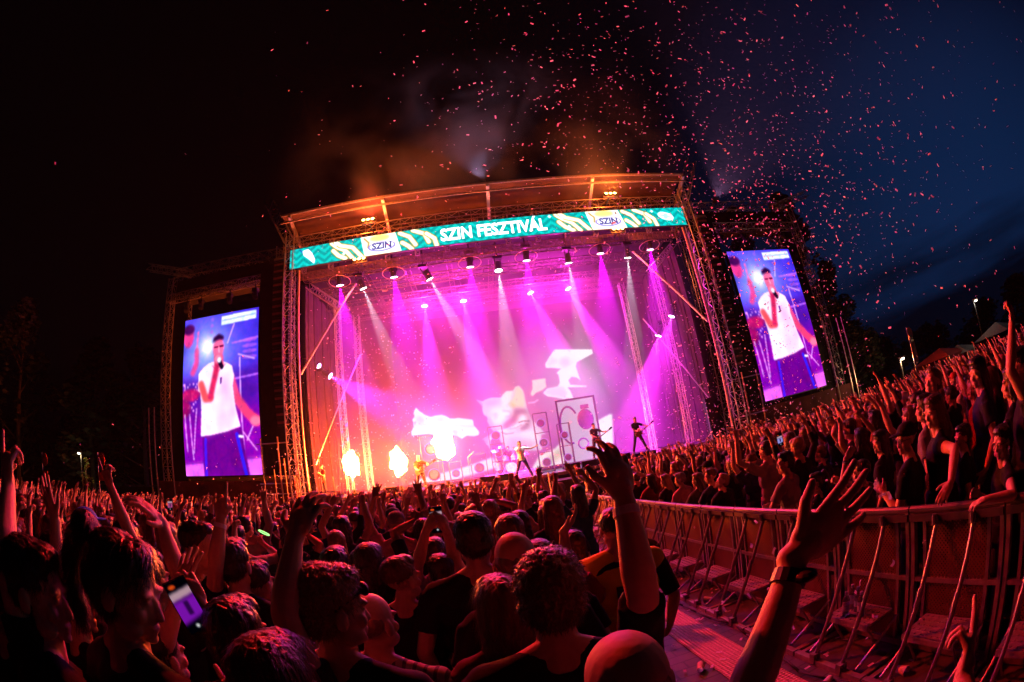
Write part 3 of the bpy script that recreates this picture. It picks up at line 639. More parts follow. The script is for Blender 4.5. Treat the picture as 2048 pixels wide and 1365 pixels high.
def hand(mb, wr, d, n, side, shape='open', s=1.0):
    """palm, four unequal bent fingers, thumb off the side of the palm"""
    M = rmat(d, n); A, D, N = M.col[0].copy(), M.col[1].copy(), M.col[2].copy()
    A *= side                                       # thumb lies on -A side
    mb.ball(wr+D*.05*s, (.039*s, .05*s, .016*s), M); mb.ball(wr+D*.035*s-A*.018*s+N*.004*s, (.02*s, .032*s, .017*s), M)
    cone(mb, wr-D*.01, wr+D*.03*s, .024*s, .024*s)
    curls = {'open': (.12, .16, .2, .3), 'relax': (.5, .6, .7, .85), 'fist': (1.75, 1.8, 1.8, 1.8), 'point': (.05, 1.8, 1.8, 1.8), 'claw': (.7, .55, .6, .8), 'grip': (1.3, 1.35, 1.4, 1.45), 'v': (.05, .08, 1.8, 1.8), 'horns': (.05, 1.8, 1.8, .1)}[shape]
    spread = {'open': .16, 'claw': .12, 'v': .14}.get(shape, .05)
    for i, ln in enumerate((.075, .084, .078, .062)):
        off = (-.029+.0195*i)*s; b = wr+D*(.092-(.004 if i in (0, 3) else 0)-(.006 if i == 3 else 0))*s+A*off
        c = curls[i]; ang = (i-1.5)*spread
        def dr(t): return (D*math.cos(t)+N*math.sin(t))*math.cos(ang)+A*math.sin(ang)
        p1 = b+dr(c*.55)*ln*.47*s; p2 = p1+dr(c*1.15)*ln*.30*s; p3 = p2+dr(c*1.6)*ln*.26*s
        cone(mb, b-D*.02*s, p1, .0095*s, .0088*s, 8); cone(mb, p1, p2, .0088*s, .008*s, 8); cone(mb, p2, p3, .008*s, .0066*s, 8)
    t0 = wr+D*.028*s-A*.027*s; cl = curls[1]
    if cl < 1: v1 = (-A*.75+D*.65+N*.15).normalized(); v2 = (-A*.4+D*.85+N*.25).normalized()
    else: v1 = (-A*.35+D*.75+N*.6).normalized(); v2 = (A*.5+D*.55+N*.6).normalized()
    p1 = t0+v1*.042*s; p2 = p1+v2*.032*s
    cone(mb, t0, p1, .0125*s, .0105*s, 8); cone(mb, p1, p2, .0105*s, .0082*s, 8)
SHL = .185
def strands(me, c, ht, n):
    """loose hair over the hair mass: thin bent ribbons rooted on its surface"""
    r_ = random.Random(int(c.length*1e5) % 9999+n); nv = len(me.vertices); V = []; F = []
    old = [tuple(v.co) for v in me.vertices]; of = [tuple(p.vertices) for p in me.polygons]; o0 = len(old)
    for _ in range(n):
        v = me.vertices[r_.randrange(nv)]; p = v.co.copy(); nr = v.normal.copy()
        if p.y > c.y+.06 and p.z < c.z+.09: continue
        down = Vector((r_.gauss(0, .25), -.35+r_.gauss(0, .3), -1 if ht == 'long' or p.z < c.z+.05 else -.25)); tn = (down-nr*down.dot(nr)).normalized()
        if ht == 'curly': tn = (tn+Vector((r_.gauss(0, 1), r_.gauss(0, 1), r_.gauss(0, 1)))).normalized()
        ln = {'curly': .016, 'long': .055, 'bun': .04}.get(ht, .018)*r_.uniform(.6, 1.3); up = {'curly': .25, 'long': .06, 'bun': .06}.get(ht, .12)
        w = tn.cross(nr).normalized()*.0009; p -= nr*.004; b0 = len(V)+o0
        for i in range(4):
            t_ = i/3; q = p+tn*ln*t_*(1-up*.5)+nr*(ln*up*t_*(1.6-t_)+.0035)+w*0; k = 1-.8*t_
            q.z -= ln*t_*t_*.45; V.append(tuple(q+w*k)); V.append(tuple(q-w*k))
        for i in range(3): F.append((b0+2*i, b0+2*i+1, b0+2*i+3, b0+2*i+2))
    me.clear_geometry(); me.from_pydata(old+V, [], of+F); me.update(); me.polygons.foreach_set('use_smooth', [True]*len(me.polygons))
PRE = {  # wrist relative to the shoulder (outward, forward, up), hand direction tweak, shape
 'up': (.05, .1, .5, 'open'), 'upout': (.2, .1, .45, 'open'), 'upin': (-.1, .16, .46, 'relax'), 'half': (.12, .26, .3, 'open'), 'fist': (.03, .14, .47, 'fist'),
 'point': (.02, .34, .38, 'point'), 'v': (.06, .12, .48, 'v'), 'down': (.07, .06, -.5, 'relax'), 'rail': (.02, .36, -.28, 'grip'), 'chest': (-.1, .24, -.12, 'relax'),
 'phone': (-.1, .34, .14, 'grip'), 'mouth': (-.16, .12, .08, 'grip'), 'clap': (-.16, .2, .34, 'open'), 'neck': (-.28, .42, -.3, 'grip'), 'strum': (-.16, .26, -.36, 'grip'), 'fret': (.28, .3, -.16, 'grip'), 'wide': (.5, .1, .02, 'open'), 'sticks': (.0, .42, -.22, 'grip'), 'hip': (.1, .0, -.42, 'fist')}
def body_parts(pose, look, vox):
    """meshes of one person, standing at the origin, facing +Y"""
    V = Vector; b = MB(); hy, hp = pose.get('yaw', 0), pose.get('pitch', 0); wd = look.get('wide', 1)
    lean = pose.get('lean', 0)
    LM = Matrix.Translation((0, 0, .95)) @ Matrix.Rotation(-lean, 4, 'X') @ Matrix.Translation((0, 0, -.95))
    T = lambda x, y, z: LM @ V((x, y, z))
    RL = LM.to_3x3()
    legs = pose.get('legs', (.0, .0)); lg = []
    b.ball(T(0, 0, .95), (.158*wd, .115, .12)); b.ball(T(0, .0, 1.1), (.135*wd, .098, .15), RL); b.ball(T(0, .0, 1.28), (.163*wd, .118, .19), RL)
    b.ball(T(0, -.015, 1.38), (.17*wd, .085, .09), RL); cone(b, T(-.15*wd, -.005, 1.4), T(.15*wd, -.005, 1.4), .055, .055)
    cone(b, T(0, -.02, 1.43), T(0, .008, 1.55), .062, .053)
    for s in (-1, 1): cone(b, T(s*.03, -.02, 1.5), T(s*.15*wd, -.012, 1.42), .036, .042)
    HM = LM @ Matrix.Translation((0, .0, 1.55)) @ Matrix.Rotation(hy, 4, 'Z') @ Matrix.Rotation(-hp, 4, 'X') @ Matrix.Translation((0, 0, -1.55)); RH = HM.to_3x3()
    Hd = lambda x, y, z: HM @ V((x, y, z))
    b.ball(Hd(0, -.008, 1.672), (.074, .093, .086), RH, 18, 14); b.ball(Hd(0, .03, 1.615), (.058, .064, .086), RH, 16, 12); b.ball(Hd(0, .045, 1.572), (.04, .045, .034), RH)
    cone(b, Hd(0, .086, 1.645), Hd(0, .1, 1.608), .009, .0135, 8); b.ball(Hd(0, .092, 1.604), (.018, .012, .01), RH)
    b.ball(Hd(0, .086, 1.578), (.024, .012, .007), RH); b.ball(Hd(0, .083, 1.566), (.021, .012, .008), RH); b.ball(Hd(0, .078, 1.545), (.02, .016, .014), RH)
    for s in (-1, 1):
        b.ball(Hd(s*.03, .083, 1.663), (.026, .011, .009), RH); b.ball(Hd(s*.042, .066, 1.613), (.02, .018, .022), RH); b.ball(Hd(s*.03, .079, 1.645), (.012, .009, .008), RH)
        b.ball(Hd(s*.077, -.002, 1.628), (.009, .021, .033), RH); b.ball(Hd(s*.046, .035, 1.57), (.02, .04, .028), RH)
    sh = MB(); so = .013
    sh.ball(T(0, 0, .98), (.172*wd, .135, .13)); sh.ball(T(0, 0, 1.1), (.157*wd, .122, .16), RL); sh.ball(T(0, .0, 1.28), (.18*wd, .134, .19), RL); sh.ball(T(0, -.015, 1.38), (.185*wd, .1, .09), RL)
    cone(sh, T(-.15*wd, -.005, 1.4), T(.15*wd, -.005, 1.4), .07, .07); sh.tube(T(0, 0, .86), T(0, 0, 1.05), .165, .15, 18)
    for s in (-1, 1): cone(sh, T(s*.06, -.02, 1.475), T(s*.15*wd, -.012, 1.425), .042, .055)
    ends = {}
    for s, key in ((1, 'R'), (-1, 'L')):
        S = T(s*SHL*wd, -.005, 1.405); spec = pose.get(key, 'down')
        if isinstance(spec, str): spec = PRE[spec]
        if len(spec) == 4: tgt = S+RL @ V((s*spec[0], spec[1], spec[2])); hd = None; hn = None; shp = spec[3]
        else: tgt, hd, hn, shp = spec['w'], spec.get('d'), spec.get('n'), spec.get('s', 'open')
        if isinstance(spec, dict) and spec.get('e') is not None:
            E_ = spec['e']; l1 = (E_-S).length; W_ = tgt
        else:
            pole = V((s*.75, -.35, -.45)) if tgt.z > S.z-.1 else V((s*.5, -.8, -.3))
            E_, W_ = ik(S, tgt, .285, .26, pole)
        fd = (W_-E_).normalized()
        if hd is None: hd = (fd+V((0, .12, .12 if tgt.z > S.z else 0))).normalized()
        if hn is None: hn = V((0, 1, 0)) if tgt.z > S.z+.1 else V((-s, .2, 0))
        if abs(hn.normalized().dot(hd)) > .95: hn = V((0, 0, -1)) if abs(hd.z) < .8 else V((0, 1, 0))
        cone(b, S, S.lerp(E_, .45), .05, .046); cone(b, S.lerp(E_, .4), E_, .046, .037)
        F1 = E_.lerp(W_, .28); cone(b, E_, F1, .037, .041); cone(b, F1, W_, .041, .026)
        # thumb on the inner side when the palm looks forward
        hand(b, W_, hd, hn, -s if hn.y > 0 else s, shp, look.get('hand', 1.0)*1.04)
        ends[key] = (W_, hd, hn, E_)
        sl = look.get('sleeve', .62)
        cone(sh, S+RL @ V((-s*.02, 0, 0)), S.lerp(E_, .25), .068, .064)
        if sl <= 1: sh.tube(S, S.lerp(E_, sl), .062, .066 if sl < .8 else .056, 14)
        else:
            cone(sh, S, E_, .06, .05); sh.tube(E_, E_.lerp(W_, sl-1), .05, .04, 14)
    tr = MB(); out0 = {}
    for s, lf in ((-1, legs[0]), (1, legs[1])):
        hp_ = V((s*.09, 0, .92)); sp_ = pose.get('stance', .03)
        if pose.get('sit'): kn = V((s*.14, .42, .93)); an = V((s*.15, .45, .5)); ft = an+V((0, .09, -.05))
        else: kn = V((s*(.1+sp_*.6), lf*.5+.02, .5)); an = V((s*(.1+sp_*1.3), lf, .09)); ft = an+V((s*.015, .07, -.045))
        cone(b, hp_, kn, .084, .052); cone(b, kn, kn.lerp(an, .35), .05, .052); cone(b, kn.lerp(an, .35), an, .052, .036)
        b.ball(ft, (.043, .125, .042))
        cone(tr, hp_, kn, .1, .068); cone(tr, kn, kn.lerp(an, .9), .067, .06); sho = MB().ball(ft+V((0, .005, .0)), (.05, .135, .05)); out0['shoe'+'RL'[s < 0]] = sho.mesh('shoe')
    tr.ball((0, 0, .93), (.168*wd, .13, .12))
    out = {'body': remesh(b, 'person_body', vox, 1)}
    shirt = remesh(sh, 'shirt', max(vox, .009), 2, .006, 9)
    out['shirt'] = shirt; out['trousers'] = remesh(tr, 'trousers', .012, 1, .004, 9)
    out.update(out0)
    h = MB(); ht = look.get('hair', 'short'); dis, sc_ = .004, 70
    if ht in ('short', 'curly', 'long', 'bun', 'fade'):
        k = {'short': 1.0, 'curly': 1.05, 'long': 1.05, 'bun': 1.0, 'fade': .97}[ht]
        h.ball(Hd(0, -.02, 1.69), (.083*k, .098*k, .084*k), RH, 20, 14)
        if ht != 'fade': h.ball(Hd(0, -.04, 1.64), (.08*k, .078*k, .07*k), RH)
        h.ball(Hd(0, .035, 1.735), (.062*k, .05*k, .035*k), RH)
        if ht == 'curly': dis, sc_ = .007, 80
        if ht == 'long':
            for i in range(9):
                t = i/8; h.ball(Hd(0, -.052-.05*math.sin(t*2.5), 1.66-.36*t), (.085-.012*t, .05-.012*t, .07), RH)
            for s in (-1, 1): h.ball(Hd(s*.066, -.01, 1.6), (.026, .05, .1), RH); h.ball(Hd(s*.07, -.03, 1.5), (.028, .045, .1), RH)
        if ht == 'bun':
            h.ball(Hd(0, -.12, 1.74), .042)
            for i in range(7): t = i/6; h.ball(Hd(0, -.14-.03*math.sin(t*3), 1.73-.2*t), (.03-.01*t, .025, .04), RH)
    elif ht == 'cap':
        h.ball(Hd(0, -.015, 1.7), (.086, .102, .078), RH, 20, 14); h.ball(Hd(0, .11, 1.70), (.062, .07, .01), RH); dis = .0
    elif ht == 'bald': h.ball(Hd(0, -.03, 1.655), (.0765, .076, .06), RH); dis = .001
    out['hair' if ht != 'cap' else 'cap'] = remesh(h, 'hair', .007 if vox > .006 else .0045, 1, dis, sc_)
    if look.get('strands'): strands(out['hair'], Hd(0, 0, 1.6), ht, look['strands'])
    if look.get('glasses'):
        g = MB()
        for s in (-1, 1): g.ring(Hd(s*.031, .1, 1.64), .021, .0028, RH @ V((0, 1, 0)), 16, 5); g.tube(Hd(s*.052, .098, 1.645), Hd(s*.08, .0, 1.643), .0025, n=5)
        g.tube(Hd(-.012, .1, 1.645), Hd(.012, .1, 1.645), .0025, n=5); out['glasses'] = g.mesh('glasses')
    if look.get('visor'):
        g = MB()
        for s in (-1, 1): g.ball(Hd(s*.032, .088, 1.7), (.03, .012, .02), RH); g.tube(Hd(s*.06, .07, 1.7), Hd(s*.085, -.02, 1.66), .004, n=5)
        out['sunglasses'] = g.mesh('sunglasses')
    if look.get('vest'):
        g = MB(); g.ball(T(0, 0, 1.1), (.19*wd, .15, .17), RL); g.ball(T(0, 0, 1.27), (.21*wd, .158, .2), RL); g.tube(T(0, 0, .8), T(0, 0, 1.1), .205, .19, 18)
        for s in (-1, 1): cone(g, T(s*.07, -.02, 1.46), T(s*.165*wd, -.01, 1.4), .062, .085)
        out['vest'] = remesh(g, 'vest', .009, 2, .004, 9)
        g = MB()
        for z in (1.0, 1.13): g.tube(T(0, 0, z), T(0, 0, z+.045), .192, .19, 24)
        out['reflective_strip'] = None
    for key in look.get('bands', ()):
        W_, hd, hn, E_ = ends[key]; d = (E_-W_).normalized()
        g = MB(); g.tube(W_+d*.02, W_+d*.04, .0315, .0325, 16); out['wristband'+key] = g.mesh('wristband')
    if look.get('watch'):
        W_, hd, hn, E_ = ends[look['watch']]; d = (E_-W_).normalized(); g = MB(); g.tube(W_+d*.03, W_+d*.055, .033, .0345, 16)
        g.ball(W_+d*.043-hn.normalized()*.036, (.024, .024, .012)); out['watch'] = g.mesh('watch')
    return {k: v for k, v in out.items() if v is not None}, ends
PM = {'shoeR': RUB, 'shoeL': RUB, 'body': SKIN, 'shirt': CLOTH, 'trousers': CLOTH_D, 'hair': HAIR, 'cap': CLOTH, 'glasses': BLACK, 'sunglasses': BLACK, 'vest': CLOTH, 'watch': BLACK, 'wristbandR': CLOTH, 'wristbandL': CLOTH}
def assemble(parts, loc, rz, s, cols, label, group=None, cat='person', name='person'):
    t = empty(name, loc, rz, label, cat, group); t.scale = (s, s, s)
    for k, me in parts.items():
        if not me.materials: me.materials.append(PM[k])
        o = bpy.data.objects.new(k.rstrip('RL'), me); COL.objects.link(o); o.parent = t
        o.color = (*cols.get(k.rstrip('RL') if k.startswith('wrist') else k, (.5, .5, .5)), 1)
    return t
SK = [(.55, .33, .23), (.48, .28, .19), (.36, .2, .13)]
HC = {'dark': (.022, .015, .012), 'brown': (.11, .055, .03), 'blond': (.28, .17, .07), 'reddish': (.12, .035, .012), 'grey': (.2, .18, .17)}
SC = {'black': (.012, .012, .013), 'white': (.5, .5, .5), 'grey': (.18, .18, .19), 'red': (.25, .02, .02), 'navy': (.02, .03, .07), 'pink': (.45, .2, .22), 'olive': (.1, .1, .05), 'maroon': (.1, .01, .02), 'teal': (.02, .12, .12), 'brown': (.1, .06, .03), 'cream': (.4, .36, .28)}
HEROES = []
def hero(px, py, D, pose, look, hair='dark', shirt='black', face=0, label='', s=None, skin=0, vox=.0055, trousers=(.02, .02, .03), extra=None, group=None):
    """px, py: middle of the head in the photograph; D: distance of the head; face: body heading (radians, 0 = to the stage)"""
    hc = PD(px, py, D); g0 = gz(hc.y); sc = (hc.z-g0)/1.665 if s is None else s
    z0 = hc.z-1.665*sc; M = Matrix.Translation((hc.x, hc.y, z0)) @ Matrix.Rotation(face, 4, 'Z') @ Matrix.Scale(sc, 4); Mi = M.inverted(); R3 = Mi.to_3x3()
    pose = dict(pose); look = dict(look)
    if D < 3.2 and look.get('hair') not in ('bald', 'cap'): look['strands'] = 9000 if D < 1.8 else 3500
    for key in ('R', 'L'):
        sp = pose.get(key)
        if isinstance(sp, dict):
            q = {'s': sp.get('s', 'open')}
            q['w'] = Mi @ PD(*sp['w']); q['e'] = Mi @ PD(*sp['e']) if 'e' in sp else None
            if 'f' in sp: q['d'] = (Mi @ PD(*sp['f'])-q['w']).normalized()
            if 'n' in sp: q['n'] = (R3 @ Vector(sp['n'])).normalized()
            # keep believable limb lengths
            S = Vector(((1 if key == 'R' else -1)*SHL, -.005, 1.405))
            if q['e'] is not None:
                v = q['e']-S
                if v.length > .33: q['e'] = S+v.normalized()*.33
                v = q['w']-q['e']; q['w'] = q['e']+v.normalized()*min(max(v.length, .22), .3)
            pose[key] = q
    parts, ends = body_parts(pose, look, vox)
    cols = {'body': SK[skin], 'shirt': SC.get(shirt, shirt) , 'trousers': trousers, 'hair': HC.get(hair, hair), 'cap': SC.get(hair, (.01, .01, .012)), 'wristband': (.8, .8, .8), 'vest': (1, .85, .03)}
    if look.get('hair') == 'bald': cols['hair'] = (.2, .12, .09)
    t = assemble(parts, (hc.x, hc.y, z0), face, sc, cols, label, group)
    HEROES.append((hc.x, hc.y)); t['_m'] = 0; del t['_m']
    return t, {k: (M @ e[0], (M.to_3x3() @ e[1]).normalized(), (M.to_3x3() @ e[2]).normalized()) for k, e in ends.items()}
def yawto(a): return R(a)

# --- foreground, left of the aisle
hero(1100, 1178, 1.22, {'R': {'w': (1248, 1000, 1.12), 'e': (1286, 1195, 1.08), 'f': (1232, 915, 1.15), 'n': (-.35, .9, -.1), 's': 'claw'}, 'L': 'down', 'yaw': R(-6)}, {'hair': 'curly', 'sleeve': .95, 'bands': ('R',), 'wide': 1.12, 'hand': 1.0}, 'brown', 'black', 0,
     'curly haired man in black t-shirt with right hand raised high and a white wristband', vox=.005)
hero(1253, 1352, .84, {}, {'hair': 'bald'}, 'grey', 'black', R(-5), 'bald head at the bottom edge below the raised arm with the white wristband')
hero(1030, 1113, 1.75, {}, {'hair': 'bald'}, 'dark', 'black', 0, 'bald man just behind the curly haired man')
hero(947, 1070, 2.15, {'yaw': R(3)}, {'hair': 'short', 'wide': 1.15}, 'dark', 'black', 0, 'broad man in black t-shirt with a fuller dark crop, left of the bald man')
hero(1020, 1064, 2.7, {}, {'hair': 'short'}, 'brown', 'grey', 0, 'short haired man showing over the top of the bald man')
hero(1002, 1208, 1.55, {'yaw': R(12)}, {'hair': 'long', 'wide': .88}, 'brown', (.1, .02, .04), R(8), 'woman with long straight hair falling down her back beside the curly haired man')
hero(655, 1205, 1.32, {'yaw': R(-42), 'pitch': R(4)}, {'hair': 'curly', 'visor': True, 'wide': 1.08}, 'blond', 'black', R(-8), 'man with sunglasses pushed up on curly hair, face turned to the right')
hero(742, 1235, 1.62, {'yaw': R(-15)}, {'hair': 'bald', 'wide': 1.15, 'sleeve': .7}, 'grey', (.2, .17, .22), R(-10), 'balding man in a pale striped shirt beside the man with sunglasses on his head')
STR, t, b = shader('striped_cloth'); b.inputs['Roughness'].default_value = .9
wv = t.nodes.new('ShaderNodeTexWave'); wv.inputs['Scale'].default_value = 9; tco = t.nodes.new('ShaderNodeTexCoord'); rpp = t.nodes.new('ShaderNodeValToRGB')
rpp.color_ramp.elements[0].color = (.08, .06, .1, 1); rpp.color_ramp.elements[1].color = (.34, .3, .38, 1); rpp.color_ramp.elements[0].position = .2; rpp.color_ramp.elements[1].position = .35
t.links.new(tco.outputs['Object'], wv.inputs['Vector']); t.links.new(wv.outputs['Fac'], rpp.inputs[0]); t.links.new(rpp.outputs[0], b.inputs['Base Color'])
for o in bpy.data.objects:
    if o.name.startswith('shirt') and o.parent and 'striped' in o.parent.get('label', ''): o.data.materials[0] = STR
hero(802, 1150, 2.3, {'yaw': R(-35)}, {'hair': 'fade', 'wide': 1.1}, 'brown', 'black', R(-5), 'flat topped man in black t-shirt turned to the right, in front of the striped shirt')
hero(672, 1128, 2.6, {}, {'hair': 'fade'}, 'dark', 'navy', 0, 'man with close dark crop above the sunglasses wearer')
hero(740, 1118, 2.9, {'yaw': R(-20)}, {'hair': 'long'}, 'dark', 'black', 0, 'dark long haired woman between two cropped men left of the flat topped man')
hero(882, 1140, 2.7, {'yaw': R(15)}, {'hair': 'short'}, 'dark', 'white', 0, 'man in pale tank top with a bag strap, left of the broad man in black')
hero(552, 1352, 1.05, {'yaw': R(-10)}, {'hair': 'long'}, 'reddish', 'black', 0, 'reddish blond woman cut off by the bottom edge, hair glowing orange')
hero(225, 1150, 1.25, {'yaw': R(-62), 'pitch': R(16), 'R': 'chest'}, {'hair': 'bun', 'sleeve': .5}, 'dark', (.02, .015, .02), R(-12), 'woman with tied back dark hair, lit face turned up to the right')
hero(60, 1160, 1.35, {'yaw': R(-45), 'pitch': R(8)}, {'hair': 'short'}, 'dark', 'black', R(-15), 'dark haired man at the left edge with his profile catching pink light')
hero(140, 1195, 1.9, {'yaw': R(-40)}, {'hair': 'short'}, 'dark', 'black', R(-10), 'shadowed man behind the woman with tied back hair')
hero(395, 1085, 2.5, {'yaw': R(-60), 'pitch': R(5)}, {'hair': 'fade'}, 'dark', (.05, .02, .03), R(-10), 'bearded looking man in profile below the left video screen, facing right')
hero(515, 1160, 2.4, {'yaw': R(-10)}, {'hair': 'fade'}, 'dark', 'grey', 0, 'cropped man left of the big raised hand, in a dark grey top')
hero(475, 1262, 1.35, {'R': {'w': (588, 1085, 1.30), 'e': (556, 1190, 1.22), 'f': (612, 1010, 1.34), 'n': (.2, .9, -.3), 's': 'claw'}, 'yaw': R(-10)}, {'hair': 'short', 'sleeve': .5, 'wide': 1.1, 'hand': 1.1}, 'dark', (.03, .01, .015), R(10),
     'dark figure reaching a spread hand up towards the stage left of centre', vox=.005)
hero(320, 1300, 1.62, {'L': {'w': (362, 1185, 1.56), 'e': (330, 1280, 1.5), 'f': (382, 1100, 1.58), 'n': (.1, .95, 0), 's': 'open'}, 'R': {'w': (424, 1250, 1.36), 'e': (488, 1330, 1.34), 'f': (392, 1205, 1.36), 'n': (-.6, .5, .2), 's': 'grip'}, 'yaw': R(-12)},
     {'hair': 'short', 'sleeve': .6}, 'dark', (.1, .08, .12), 0, 'person in a pale t-shirt filming with a phone, one palm held open above it', vox=.005)
hero(300, 1150, 2.1, {'R': {'w': (325, 1050, 1.95), 'e': (352, 1120, 1.8), 'f': (262, 975, 1.85), 'n': (-.5, .1, -.8), 's': 'relax'}}, {'hair': 'short', 'sleeve': .8, 'hand': 1.15}, 'dark', 'black', R(0),
     'person waving one long bare arm with the hand drooping to the left', vox=.0055)
hero(468, 1120, 2.3, {'L': {'w': (441, 1045, 2.2), 'e': (432, 1120, 2.15), 'f': (440, 985, 2.25), 'n': (0, 1, 0), 's': 'point'}}, {'hair': 'short', 'sleeve': .6, 'bands': ('L',)}, 'dark', 'black', 0,
     'person raising one pointing finger with a white wristband below the left screen')
hero(-5, 1150, 1.5, {'R': {'w': (14, 1010, 1.45), 'e': (5, 1090, 1.35), 'f': (8, 930, 1.48), 'n': (0, 1, 0), 's': 'point'}}, {'hair': 'short', 'sleeve': .6}, 'dark', 'black', R(-10), 'person at the far left edge raising a thin bare arm with one finger up')
hero(120, 1110, 2.3, {'L': {'w': (112, 1075, 2.2), 'e': (122, 1120, 2.1), 'f': (95, 1030, 2.2), 'n': (0, .9, -.2), 's': 'open'}}, {'hair': 'short'}, 'dark', 'black', 0, 'dark haired person with open fingers held up near the left edge')
hero(256, 1075, 3.0, {'R': {'w': (222, 975, 2.95), 'e': (243, 1030, 2.9), 'f': (212, 945, 2.95), 'n': (0, 1, 0), 's': 'point'}}, {'hair': 'short', 'sleeve': .4}, 'dark', 'black', 0, 'person raising a thin straight arm just left of the drooping hand')
hero(175, 1050, 3.4, {}, {'hair': 'cap'}, (.02, .1, .6), 'black', 0, 'person in a bright blue cap among dark heads on the left')
bpy.data.objects[HEROES and [o.name for o in bpy.data.objects if o.name.startswith('cap')][-1]].color = (.02, .12, .7, 1)
hero(870, 1105, 3.0, {'R': {'w': (893, 1062, 2.6), 'e': (905, 1110, 2.7), 'f': (883, 1035, 2.6), 'n': (-.6, .5, 0), 's': 'grip'}, 'L': {'w': (852, 1062, 2.6), 'e': (838, 1110, 2.7), 'f': (862, 1035, 2.6), 'n': (.6, .5, 0), 's': 'grip'}}, {'hair': 'short', 'sleeve': .5}, 'dark', 'grey', 0, 'person holding a phone up with both hands in the middle of the crowd')
hero(1128, 1128, 2.6, {'R': {'w': (1128, 1062, 2.5), 'e': (1110, 1095, 2.6), 'f': (1146, 1040, 2.5), 'n': (0, .3, .9), 's': 'relax'}}, {'hair': 'short', 'sleeve': .5}, 'dark', 'red', R(0), 'person by the aisle stretching one arm out towards the stage guard')
hero(1080, 1120, 2.2, {}, {'hair': 'short'}, 'dark', 'black', 0, 'dark head right of the bald man, close to the aisle')
# --- aisle guards
def yellow_back(t):
    pass
g1, _ = hero(1226, 1050, 2.75, {'L': 'down', 'R': 'down'}, {'hair': 'fade', 'vest': True, 'sleeve': .9, 'wide': 1.22}, 'dark', 'black', R(-8), 'security guard in a yellow vest standing in the aisle by the barrier', trousers=(.012, .012, .014))
g2, _ = hero(1086, 984, 8.2, {'L': 'down', 'R': 'down', 'stance': .08}, {'hair': 'fade', 'sleeve': .7, 'wide': 1.15}, 'dark', 'black', 0, 'steward in black uniform standing at the stage end of the aisle', trousers=(.012, .012, .014))
for nm, t_, hgt, a in (('back_print', g1, 1.26, .162), ('back_print', g2, 1.28, .141)):
    m = emit('x', (0, 0, 0), 0) if False else mat('print_ink', (.02, .02, .02), .7) if t_ is g1 else mat('reflective_ink', (.6, .6, .6), .4)
    o = MB().box((0, -a, hgt), (.09 if t_ is g1 else .3, .006, .1 if t_ is g1 else .035)).build(nm, m, t_)
g3, _ = hero(1020, 974, 9.5, {}, {'hair': 'bald', 'vest': True, 'wide': 1.1}, 'dark', 'grey', R(175), 'bald steward in a yellow vest facing the crowd in front of the stage', s=.98)
# --- foreground, right side
hero(1345, 1510, .98, {'R': {'w': (1590, 1112, .99), 'e': (1440, 1345, .88), 'f': (1700, 1010, 1.04), 'n': (-.3, .9, -.2), 's': 'open'}}, {'hair': 'short', 'sleeve': .5, 'watch': 'R', 'hand': 1.15}, 'dark', 'black', R(-20), 'person below the frame reaching a bare forearm with a watch across the barrier', vox=.005, s=1.16)
hero(2070, 1560, 1.15, {'L': {'w': (1932, 1395, 1.15), 'e': (1960, 1480, 1.1), 'f': (1945, 1340, 1.15), 'n': (0, .9, .3), 's': 'v'}}, {'hair': 'short'}, 'dark', 'black', R(-40), 'person at the bottom right corner with two fingers showing', s=1.05)
